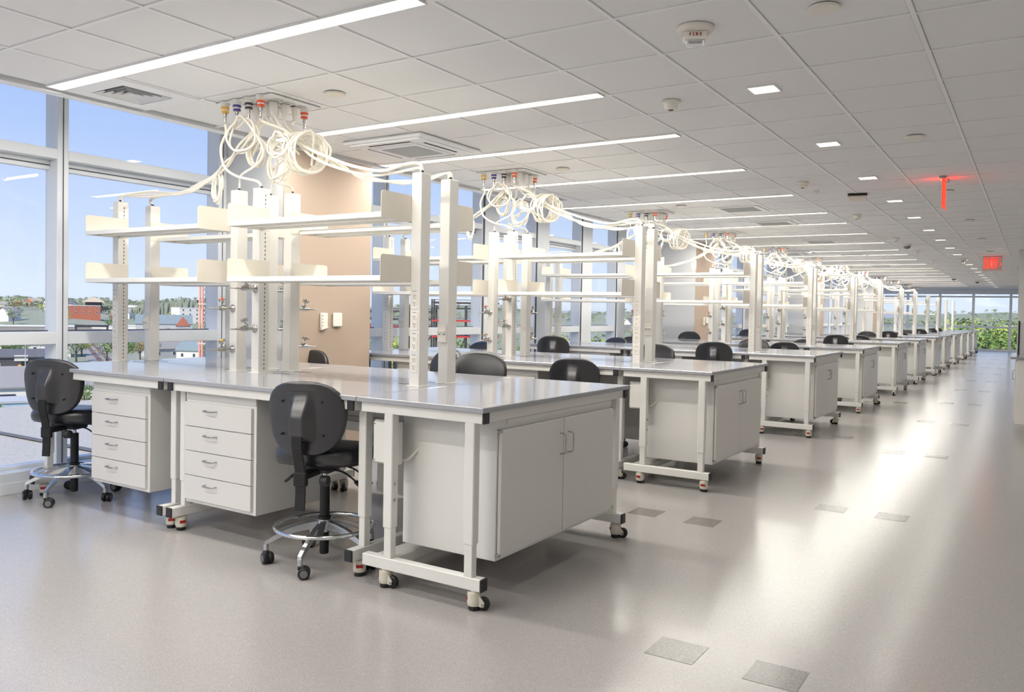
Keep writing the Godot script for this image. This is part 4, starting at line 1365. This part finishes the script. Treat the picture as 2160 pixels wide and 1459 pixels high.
func outside() -> void:
	mat("asphalt", Color(0.44, 0.44, 0.45), 0.9)
	mat("leaf", Color(0.40, 0.52, 0.24), 0.7)
	mat("leaf_bright", Color(0.62, 0.67, 0.28), 0.7)
	mat("leaf_rust", Color(0.62, 0.53, 0.38), 0.7)
	mat("leaf_grey", Color(0.53, 0.57, 0.46), 0.7)
	mat("blossom", Color(0.80, 0.70, 0.66), 0.7)
	mat("bark", Color(0.34, 0.29, 0.25), 0.9)
	mat("gravel", Color(1, 1, 1), 0.95)
	M.gravel.albedo_texture = speckle(c255(168, 165, 156), 0.09, 512, 31)
	M.gravel.uv1_triplanar = true
	M.gravel.uv1_world_triplanar = true
	M.gravel.uv1_scale = Vector3(0.2, 0.2, 0.2)
	mat("roof_grey", Color(0.55, 0.54, 0.53), 0.9)
	mat("roof_dark", Color(0.36, 0.36, 0.38), 0.9)
	mat("roof_slate", Color(0.46, 0.52, 0.54), 0.85)
	mat("roof_white", Color(0.84, 0.84, 0.83), 0.8)
	mat("roof_tan", Color(0.72, 0.66, 0.56), 0.85)
	mat("stucco", Color(0.86, 0.85, 0.82), 0.85)
	mat("stucco_blue", Color(0.62, 0.72, 0.80), 0.8)
	mat("siding_grey", Color(0.68, 0.69, 0.70), 0.85)
	mat("siding_dark", Color(0.27, 0.26, 0.29), 0.8)
	mat("brickwork", Color(0.66, 0.38, 0.29), 0.9)
	mat("dark_pane", Color(0.22, 0.25, 0.29), 0.2)
	mat("pink_tube", Color(0.93, 0.62, 0.52), 0.5)
	mat("steel_dark", Color(0.17, 0.15, 0.17), 0.6)
	mat("steel_red", Color(0.68, 0.16, 0.14), 0.55)
	mat("rail_brown", Color(0.42, 0.34, 0.30), 0.9)
	mat("car_white", Color(0.88, 0.88, 0.89), 0.3)
	mat("car_silver", Color(0.62, 0.64, 0.66), 0.3, 0.3)
	mat("car_dark", Color(0.14, 0.16, 0.2), 0.3)
	mat("woods", Color(1, 1, 1), 1.0)
	M.woods.vertex_color_use_as_albedo = true
	# the land: one mesh from the foot of the building to the horizon, meadow, street and wood coloured by patches
	var m := MB.new()
	var ds := [12.0, 60.0, 120.0, 190.0, 260.0, 330.0, 400.0, 480.0, 570.0, 670.0, 790.0, 930.0, 1100.0, 1300.0, 1500.0, 1750.0, 2100.0, 2800.0]
	var nz := FastNoiseLite.new()
	nz.frequency = 0.006
	nz.seed = 3
	var cols := [Color(0.30, 0.31, 0.28), Color(0.20, 0.24, 0.13), Color(0.24, 0.26, 0.19), Color(0.33, 0.32, 0.31)]
	var na := 150
	for i in ds.size():
		for k in na + 1:
			var a := -25.0 + 135.0 * k / na
			var p := az(a, ds[i], land(a, ds[i]))
			p.y += nz.get_noise_2d(p.x, p.z) * minf(ds[i] / 700.0, 1.5)
			var w := clampf(nz.get_noise_2d(p.z * 2.0 + 900, p.x * 2.0) * 2.0 + 1.5, 0.0, 2.999)
			m.col = cols[int(w)].lerp(cols[int(w) + 1], w - int(w))
			m.pt(p, Vector3.UP)
	for i in ds.size() - 1:
		for k in na:
			var q := i * (na + 1) + k
			m.tri(q, q + 1, q + na + 2)
			m.tri(q, q + na + 2, q + na + 1)
	struct("terrain", m, M.woods)
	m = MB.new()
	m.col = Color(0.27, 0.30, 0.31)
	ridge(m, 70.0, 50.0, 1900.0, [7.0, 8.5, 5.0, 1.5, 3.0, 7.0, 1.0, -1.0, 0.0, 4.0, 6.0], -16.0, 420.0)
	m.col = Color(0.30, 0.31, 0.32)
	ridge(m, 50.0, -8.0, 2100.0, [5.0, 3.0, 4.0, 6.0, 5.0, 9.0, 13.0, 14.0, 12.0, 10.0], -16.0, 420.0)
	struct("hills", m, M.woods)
	m = MB.new()
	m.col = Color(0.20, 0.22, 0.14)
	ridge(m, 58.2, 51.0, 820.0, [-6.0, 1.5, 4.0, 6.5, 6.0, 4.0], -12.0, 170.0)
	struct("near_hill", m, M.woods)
	# trees too many to count on the slopes
	var mm := MultiMesh.new()
	mm.transform_format = MultiMesh.TRANSFORM_3D
	mm.mesh = tree_form(3, 60)[0]
	mm.instance_count = 1500
	for i in 1500:
		var a := rng.randf_range(45.0, 68.0) if i % 3 else rng.randf_range(-4.0, 45.0)
		var d := rng.randf_range(760.0, 1600.0)
		var s := rng.randf_range(1.2, 2.0)
		mm.set_instance_transform(i, Transform3D(Basis(Vector3.UP, rng.randf() * TAU).scaled(Vector3(s, s * 0.8, s)), az(a, d, land(a, d) - 1.0)))
	var mi := MultiMeshInstance3D.new()
	mi.multimesh = mm
	mi.name = "hillside_trees"
	add_child(mi)
	mi.set_meta("kind", "stuff")
	tag(mi, "woodland of small grey-green trees covering the far slopes", "trees")
	# houses scattered up the slope
	var styles := [["white gabled house with grey roof", M.stucco, M.roof_grey], ["pale house with dark roof", M.stucco, M.roof_dark], ["grey sided house with slate roof", M.siding_grey, M.roof_slate], ["brown brick house with tan roof", M.brickwork, M.roof_tan], ["blue sided house with white roof", M.stucco_blue, M.roof_white]]
	for i in 56:
		var a := rng.randf_range(46.0, 66.5) if i < 40 else rng.randf_range(2.0, 30.0)
		var d := rng.randf_range(560.0, 1050.0)
		var s: Array = styles[[0, 0, 1, 2, 0, 3, 1, 4][i % 8]]
		house("house", s[0] + " among trees on the far hillside", az(a, d, land(a, d)), face(a) + rng.randf_range(-1.2, 1.2), rng.randf_range(9, 15), rng.randf_range(4, 6), rng.randf_range(7, 10), rng.randf_range(2.2, 3.4), s[1], s[2], 3, "houses on the hillside")
	for i in 60:
		var a := rng.randf_range(47.0, 66.5)
		var d := rng.randf_range(540.0, 950.0)
		tree([0, 1, 0, 2, 3, 1][i % 6], az(a, d, land(a, d) - 0.5), rng.randf_range(1.0, 1.8), "between houses on the hillside", "trees on the hillside", 160)
	# what stands out through the left windows
	var o := house("building", "low building with flat gravel roof just below the left windows", Vector3(-24.5, GR, -14), 0.0, 30.0, 14.3, 62.0, 0.0, M.stucco, M.gravel, 0)
	for q in [[-31.0, -9.0], [-27.0, -16.5]]:
		part(o, "roof_seam", bx(Vector3(22.0, 0.02, 0.25), 0.0, Vector3(0, 14.64, q[0] + 30)), M.roof_dark)
	o = house("building", "long white building with broad grey roof beyond the gravel roof", az(61.5, 172, GR), face(61.5), 62.0, 5.0, 22.0, 2.6, M.stucco, M.roof_grey, 0)
	part(o, "vent_panel", bx(Vector3(3.0, 0.6, 0.1), 0.0, Vector3(-8.0, 3.6, 11.05)), M.dark_pane)
	o = thing("building", "blue-grey flat annex with a duct, before the long white building", "building", az(65.2, 150, GR), face(65.2))
	part(o, "walls", bx(Vector3(18.0, 5.6, 8.0), 0.0, Vector3(0, 1.2, 0)), M.stucco_blue)
	part(o, "parapet", bx(Vector3(18.3, 0.3, 8.3), 0.0, Vector3(0, 4.1, 0)), M.siding_grey)
	part(o, "duct", bx(Vector3(2.2, 1.2, 1.6), 0.1, Vector3(4.6, 2.2, 4.6)), M.siding_grey)
	part(o, "duct_leg", bx(Vector3(1.5, 3.4, 1.2), 0.1, Vector3(4.7, 0.2, 4.5)), M.siding_grey)
	o = house("building", "dark gabled shed with white sign board above its door", az(64.3, 265, GR), face(64.3), 26.0, 4.6, 14.0, 1.6, M.siding_dark, M.roof_dark, 0)
	part(o, "sign_board", bx(Vector3(3.2, 1.6, 0.15), 0.0, Vector3(3.5, 4.3, 7.1)), M.stucco)
	part(o, "door", bx(Vector3(4.0, 3.4, 0.15), 0.0, Vector3(5.5, 1.7, 7.05)), M.black)
	part(o, "side_panel", bx(Vector3(5.5, 3.0, 0.15), 0.0, Vector3(-4.0, 1.5, 7.05)), M.stucco)
	house("building", "white building with a row of small windows under a pale roof", az(63.2, 330, GR), face(63.2), 26.0, 5.2, 14.0, 3.2, M.stucco, M.roof_white, 6)
	o = house("building", "orange brick block with white cornice in the town", az(60.45, 640, land(60.4, 640)), face(60.4), 26.0, 9.0, 16.0, 0.0, M.brickwork, M.roof_white, 6)
	o = thing("building", "dark house with wide pyramid roof on the wooded slope", "building", az(59.65, 800, land(59.6, 800) + 3.0), face(59.6))
	part(o, "walls", bx(Vector3(13.0, 9.0, 13.0), 0.0, Vector3(0, 1.5, 0)), M.siding_dark)
	frustum_part(o, "pyramid_roof", 9.5, 6.0, 4.2, 1.0, M.roof_tan)
	house("building", "white block of flats with rows of square windows", az(53.5, 640, land(53.5, 640) - 2.0), face(53.5) + 0.35, 34.0, 13.0, 18.0, 0.0, M.stucco, M.roof_white, 7)
	o = house("building", "slate roofed hall with a pointed cross gable", az(55.6, 520, land(55.6, 520)), face(55.6), 30.0, 5.0, 14.0, 5.0, M.siding_grey, M.roof_slate, 0)
	part(o, "cross_gable", MB.new().prism(PackedVector2Array([Vector2(6.0, 4.0), Vector2(14.0, 4.0), Vector2(10.0, 9.4)]), 2.0, 7.6), M.brickwork)
	house("building", "grey roofed cottages below the hall", az(54.9, 330, GR), face(54.9) + 0.4, 22.0, 3.4, 10.0, 3.4, M.siding_grey, M.roof_grey, 4)
	house("building", "little cream cottage beside the grey roofed cottages", az(53.8, 318, GR), face(53.8) - 0.5, 9.0, 3.2, 8.0, 3.0, M.stucco, M.roof_slate, 2)
	var wi := 0
	for q in [[63.9, 560, 46.0], [61.9, 590, 40.0], [60.2, 545, 36.0], [58.6, 560, 38.0], [62.8, 480, 50.0]]:
		house("building", "wide white flat-roofed warehouse in the town, the %s of five" % ["first", "second", "third", "fourth", "fifth"][wi], az(q[0], q[1], GR + 1.0), face(q[0]), q[2], 5.0 if wi < 4 else 6.5, 18.0, 0.0, M.stucco if wi < 4 else M.roof_grey, M.roof_white, 0, "warehouses in the town")
		wi += 1
	# parking place with cars, traffic sign, lamp posts
	var paints := [M.car_white, M.car_silver, M.car_white, M.car_dark, M.car_white, M.car_silver]
	var pn := ["white", "silver", "white", "dark", "white", "silver"]
	for k in 6:
		car(az(64.4 - 0.36 * k, 222 + 4 * (k % 2), GR), face(64.4) + PI / 2 + 0.3, paints[k], "%s parked car, number %s along the row behind the grey roof" % [pn[k], ["one", "two", "three", "four", "five", "six"][k]])
	o = thing("traffic_sign", "orange diamond traffic sign on a post behind the grey roof", "sign", az(63.6, 218, GR), face(63.6))
	part(o, "post", MB.new().rod(Vector3(0, 0, 0), Vector3(0, 4.6, 0), 0.08, 8), M.siding_grey)
	part(o, "diamond", MB.new().at(0, 4.4, 0.12, Basis(Vector3.BACK, PI / 4)).box(Vector3.ZERO, Vector3(1.3, 1.3, 0.08), 0.0), M.yellow)
	wi = 0
	for q in [[63.3, 250.0, 9.5], [62.55, 300.0, 11.0], [62.2, 140.0, 6.5]]:
		o = thing("lamp_post", "thin grey street pole outside, the %s of three" % ["left", "middle", "right"][wi], "lamp post", az(q[0], q[1], GR), face(q[0]))
		part(o, "pole", MB.new().rod(Vector3.ZERO, Vector3(0, q[2], 0), 0.14, 8, 0.09), M.siding_grey)
		part(o, "arm", MB.new().rod(Vector3(0, q[2], 0), Vector3(1.8, q[2] + 0.2, 0), 0.07, 6), M.siding_grey)
		part(o, "head", bx(Vector3(0.9, 0.15, 0.35), 0.03, Vector3(2.0, q[2] + 0.15, 0)), M.siding_grey)
		wi += 1
	# near shrubs and trees round the annex
	for q in [[64.9, 128.0, 1.15, 0], [64.0, 126.0, 0.85, 4], [63.4, 128.0, 0.8, 3], [62.7, 122.0, 1.25, 0], [62.0, 124.0, 1.0, 1], [60.6, 126.0, 1.2, 4], [59.9, 124.0, 1.0, 2], [60.2, 150.0, 1.2, 0]]:
		tree(q[3], az(q[0], q[1], GR), q[2], "beside the long white building below", "trees round the white building", 1500)
	for q in [[64.5, 300.0, 1.9, 0], [63.8, 310.0, 1.5, 0], [60.6, 300.0, 1.7, 3], [60.3, 330.0, 1.6, 1], [58.4, 285.0, 2.0, 0], [57.8, 280.0, 1.8, 0], [58.9, 300.0, 1.8, 3], [57.0, 300.0, 1.6, 2], [56.3, 310.0, 1.6, 0], [54.2, 360.0, 1.9, 2], [53.0, 330.0, 2.2, 0], [52.7, 300.0, 1.7, 1], [55.3, 400.0, 1.7, 2]]:
		tree(q[3], az(q[0], q[1], GR), q[2], "beside the railway cutting", "trees beside the railway", 700)
	# railway track and its signal gantry
	o = thing("railway_track", "brown railway track running away between green trees", "railway", Vector3.ZERO)
	var t0 := az(58.9, 290, GR + 0.6)
	var t1 := az(60.0, 430, GR + 1.6)
	var dir := (t1 - t0).normalized()
	var side := dir.cross(Vector3.UP).normalized()
	var tb := Basis(side, Vector3.UP, -dir)
	part(o, "ballast", MB.new().at((t0.x + t1.x) / 2, (t0.y + t1.y) / 2 - 0.3, (t0.z + t1.z) / 2, tb).box(Vector3.ZERO, Vector3(9.0, 0.5, (t1 - t0).length())), M.roof_grey)
	for s in [-1, 1]:
		var pm: Vector3 = (t0 + t1) / 2 + side * s * 1.4
		part(o, "rail", MB.new().at(pm.x, pm.y + 0.15, pm.z, tb).box(Vector3.ZERO, Vector3(1.3, 0.3, (t1 - t0).length())), M.rail_brown)
	o = thing("signal_gantry", "dark railway signal gantry over the track", "gantry", az(59.75, 395, GR + 1.2), face(59.7))
	for s in [-1, 1]:
		part(o, "mast", bx(Vector3(0.8, 9.0, 0.8), 0.0, Vector3(s * 6.0, 4.5, 0)), M.steel_dark)
	part(o, "beam", bx(Vector3(13.0, 0.9, 0.8), 0.0, Vector3(0, 8.6, 0)), M.steel_dark)
	part(o, "sill_beam", bx(Vector3(12.0, 1.2, 0.8), 0.0, Vector3(0, 2.2, 0)), M.steel_dark)
	# hoist tower of pink tubes close by, and steel frames of buildings going up
	o = thing("hoist_mast", "tall pink tubed hoist mast standing outside near the pier", "mast", W(-52.95, -9.0, 40.0), face(53.0))
	for x in [-0.62, -0.42, 0.05, 0.18, 0.55, 0.68]:
		part(o, "tube", MB.new().rod(Vector3(x, 0, 0), Vector3(x, 11.95, 0), 0.075, 10), M.pink_tube)
	for x in [-0.18, 0.36]:
		var lat := MB.new()
		for k in 30:
			lat.rod(Vector3(x - 0.1, 0.4 * k, 0), Vector3(x + 0.1, 0.4 * k + 0.4, 0), 0.03, 5)
			lat.rod(Vector3(x + 0.1, 0.4 * k, 0), Vector3(x - 0.1, 0.4 * k + 0.4, 0), 0.03, 5)
		part(o, "lattice", lat, M.rail_brown).set_meta("kind", "stuff")
	for k in 4:
		part(o, "brace_ring", bx(Vector3(1.5, 0.06, 0.06), 0.0, Vector3(0, 3.0 * k + 1.5, 0.05)), M.car_white)
	part(o, "head_frame", MB.new().rod(Vector3(-0.3, 11.9, 0), Vector3(-0.3, 13.0, 0), 0.04, 6).rod(Vector3(0.5, 11.9, 0), Vector3(0.5, 13.0, 0), 0.04, 6).rod(Vector3(-0.3, 13.0, 0), Vector3(0.5, 13.0, 0), 0.04, 6), M.car_white)
	scaffold("black steel building frame with red floor edges, right of the pier", W(-43.3, -12.0, 60.0), 5.5, [2.05, 1.55, 0.45, -0.35, -0.95, -4.5], 5)
	scaffold("black steel building frame seen through the window beside the pier", W(-51.5, -12.0, 60.0), 7.0, [1.2, 0.45, -0.25, -0.95, -4.5], 4)
	# greenery and houses through the middle and the far windows
	for q in [[30.4, 150.0, 2.3, 0], [29.0, 160.0, 2.2, 1], [26.9, 130.0, 2.4, 0], [26.0, 120.0, 2.3, 1], [25.2, 135.0, 2.5, 0], [24.4, 140.0, 2.2, 0], [28.0, 170.0, 2.0, 2], [33.0, 150.0, 2.1, 0], [36.0, 170.0, 2.2, 0], [40.5, 160.0, 2.1, 1], [41.6, 170.0, 2.3, 0]]:
		tree(q[3], az(q[0], q[1], GR + 3.0), q[2], "outside the middle windows", "trees outside the middle windows", 900)
	house("building", "pale gabled house with grey roof below the middle window trees", az(26.3, 105, GR + 6), face(26.3) + 0.5, 9.0, 4.0, 8.0, 3.4, M.stucco, M.roof_grey, 3)
	for q in [[4.2, 190.0, 2.4, 1], [3.6, 185.0, 2.5, 0], [3.0, 200.0, 2.5, 1], [2.3, 190.0, 2.2, 0], [1.5, 200.0, 2.4, 1], [0.9, 205.0, 2.6, 0], [7.4, 190.0, 1.7, 1], [6.5, 220.0, 1.6, 0], [-0.4, 200.0, 2.4, 0]]:
		tree(q[3], az(q[0], q[1], GR + 6.5), q[2], "outside the far end windows", "trees outside the far windows", 700)
	house("building", "grey roofed low house outside the far end windows", az(2.6, 165, GR + 7.0), face(2.6), 16.0, 3.0, 9.0, 3.2, M.siding_grey, M.roof_grey, 3)
	house("building", "long white flat building outside the far end windows", az(3.9, 160, GR + 6.0), face(3.9), 18.0, 4.0, 8.0, 0.0, M.stucco, M.roof_white, 4)
	o = thing("box_truck", "white box truck parked outside the far end windows", "truck", az(1.75, 140, GR + 7.5), face(1.75) + 1.2)
	part(o, "cargo_box", bx(Vector3(2.5, 2.6, 5.0), 0.05, Vector3(0, 2.2, 0.8)), M.car_white)
	part(o, "cab", bx(Vector3(2.3, 2.0, 1.9), 0.15, Vector3(0, 1.6, -2.8)), M.car_white)
	part(o, "windscreen", bx(Vector3(2.0, 0.8, 0.06), 0.0, Vector3(0, 2.0, -3.76)), M.dark_pane)
	for s in [-1, 1]:
		for z in [-2.6, 2.2]:
			part(o, "wheel", MB.new().at(s * 1.1, 0.5, z, Basis(Vector3.BACK, PI / 2)).lathe([[0.0, -0.15], [0.5, -0.15], [0.5, 0.15], [0.0, 0.15]], 16), M.black)
	for k in 3:
		car(az(3.0 - 0.5 * k, 136 + 3 * k, GR + 7.5), face(2.6) + 1.3, paints[(k + 3) % 6], "%s car parked outside the far end windows, %s" % [pn[(k + 3) % 6], ["left one", "middle one", "right one"][k]])
	struct("car_park", MB.new().at(-6.0, GR + 7.0, -145.0).box(Vector3.ZERO, Vector3(70, 1.0, 60)), M.asphalt)

func frustum_part(o: Node3D, nm: String, a: float, y: float, rise: float, b: float, m: Material) -> void:
	var mb := MB.new()
	frustum(mb, [Vector3(-a, y, -a), Vector3(a, y, -a), Vector3(a, y, a), Vector3(-a, y, a)], [Vector3(-b, y + rise, -b), Vector3(b, y + rise, -b), Vector3(b, y + rise, b), Vector3(-b, y + rise, b)])
	part(o, nm, mb, m)

func car(p: Vector3, turn: float, paint: Material, label: String) -> void:
	var o := thing("car", label, "car", p, turn, "parked cars")
	part(o, "body", MB.new().at(0, 0, 0, Basis(Vector3.UP, PI / 2)).prism(PackedVector2Array([Vector2(-2.2, 0.3), Vector2(2.2, 0.3), Vector2(2.25, 0.75), Vector2(1.3, 0.95), Vector2(-2.0, 1.0), Vector2(-2.25, 0.8)]), -0.88, 0.88), paint)
	part(o, "cabin", MB.new().at(0, 0, 0, Basis(Vector3.UP, PI / 2)).prism(PackedVector2Array([Vector2(-1.9, 0.98), Vector2(1.25, 0.93), Vector2(0.5, 1.45), Vector2(-1.3, 1.47)]), -0.75, 0.75), M.dark_pane)
	part(o, "roof", bx(Vector3(1.4, 0.05, 1.7), 0.02, Vector3(0, 1.47, 0.4)), paint)
	for s in [-1, 1]:
		for z in [-1.35, 1.35]:
			part(o, "wheel", MB.new().at(s * 0.82, 0.32, z, Basis(Vector3.BACK, PI / 2)).lathe([[0.0, -0.1], [0.32, -0.1], [0.32, 0.1], [0.0, 0.1]], 14), M.black)

func scaffold(label: String, p: Vector3, w: float, levels: Array, cols: int) -> void:
	var o := thing("steel_frame", label, "building frame", p, 0.6)
	for k in cols:
		for s in [-1, 1]:
			part(o, "column", bx(Vector3(0.16, 15.0 if k % 2 else 13.8, 0.16), 0.0, Vector3(lerpf(-w / 2, w / 2, float(k) / (cols - 1)), 6.9, s * 1.6)), M.steel_dark)
	for i in levels.size():
		var y: float = levels[i] - p.y
		part(o, "floor_deck", bx(Vector3(w + 0.4, 0.16, 3.6), 0.0, Vector3(0, y, 0)), M.steel_red if i in [2, 4] else M.steel_dark)
		if i < levels.size() - 1:
			part(o, "guard_rail", bx(Vector3(w + 0.4, 0.05, 0.05), 0.0, Vector3(0, y + 0.25, 1.8)), M.steel_dark)
	for k in cols - 1:
		var x0 := lerpf(-w / 2, w / 2, float(k) / (cols - 1))
		part(o, "brace", MB.new().rod(Vector3(x0, 7.5, 1.6), Vector3(x0 + w / (cols - 1), 11.0, 1.6), 0.06, 6), M.steel_dark)
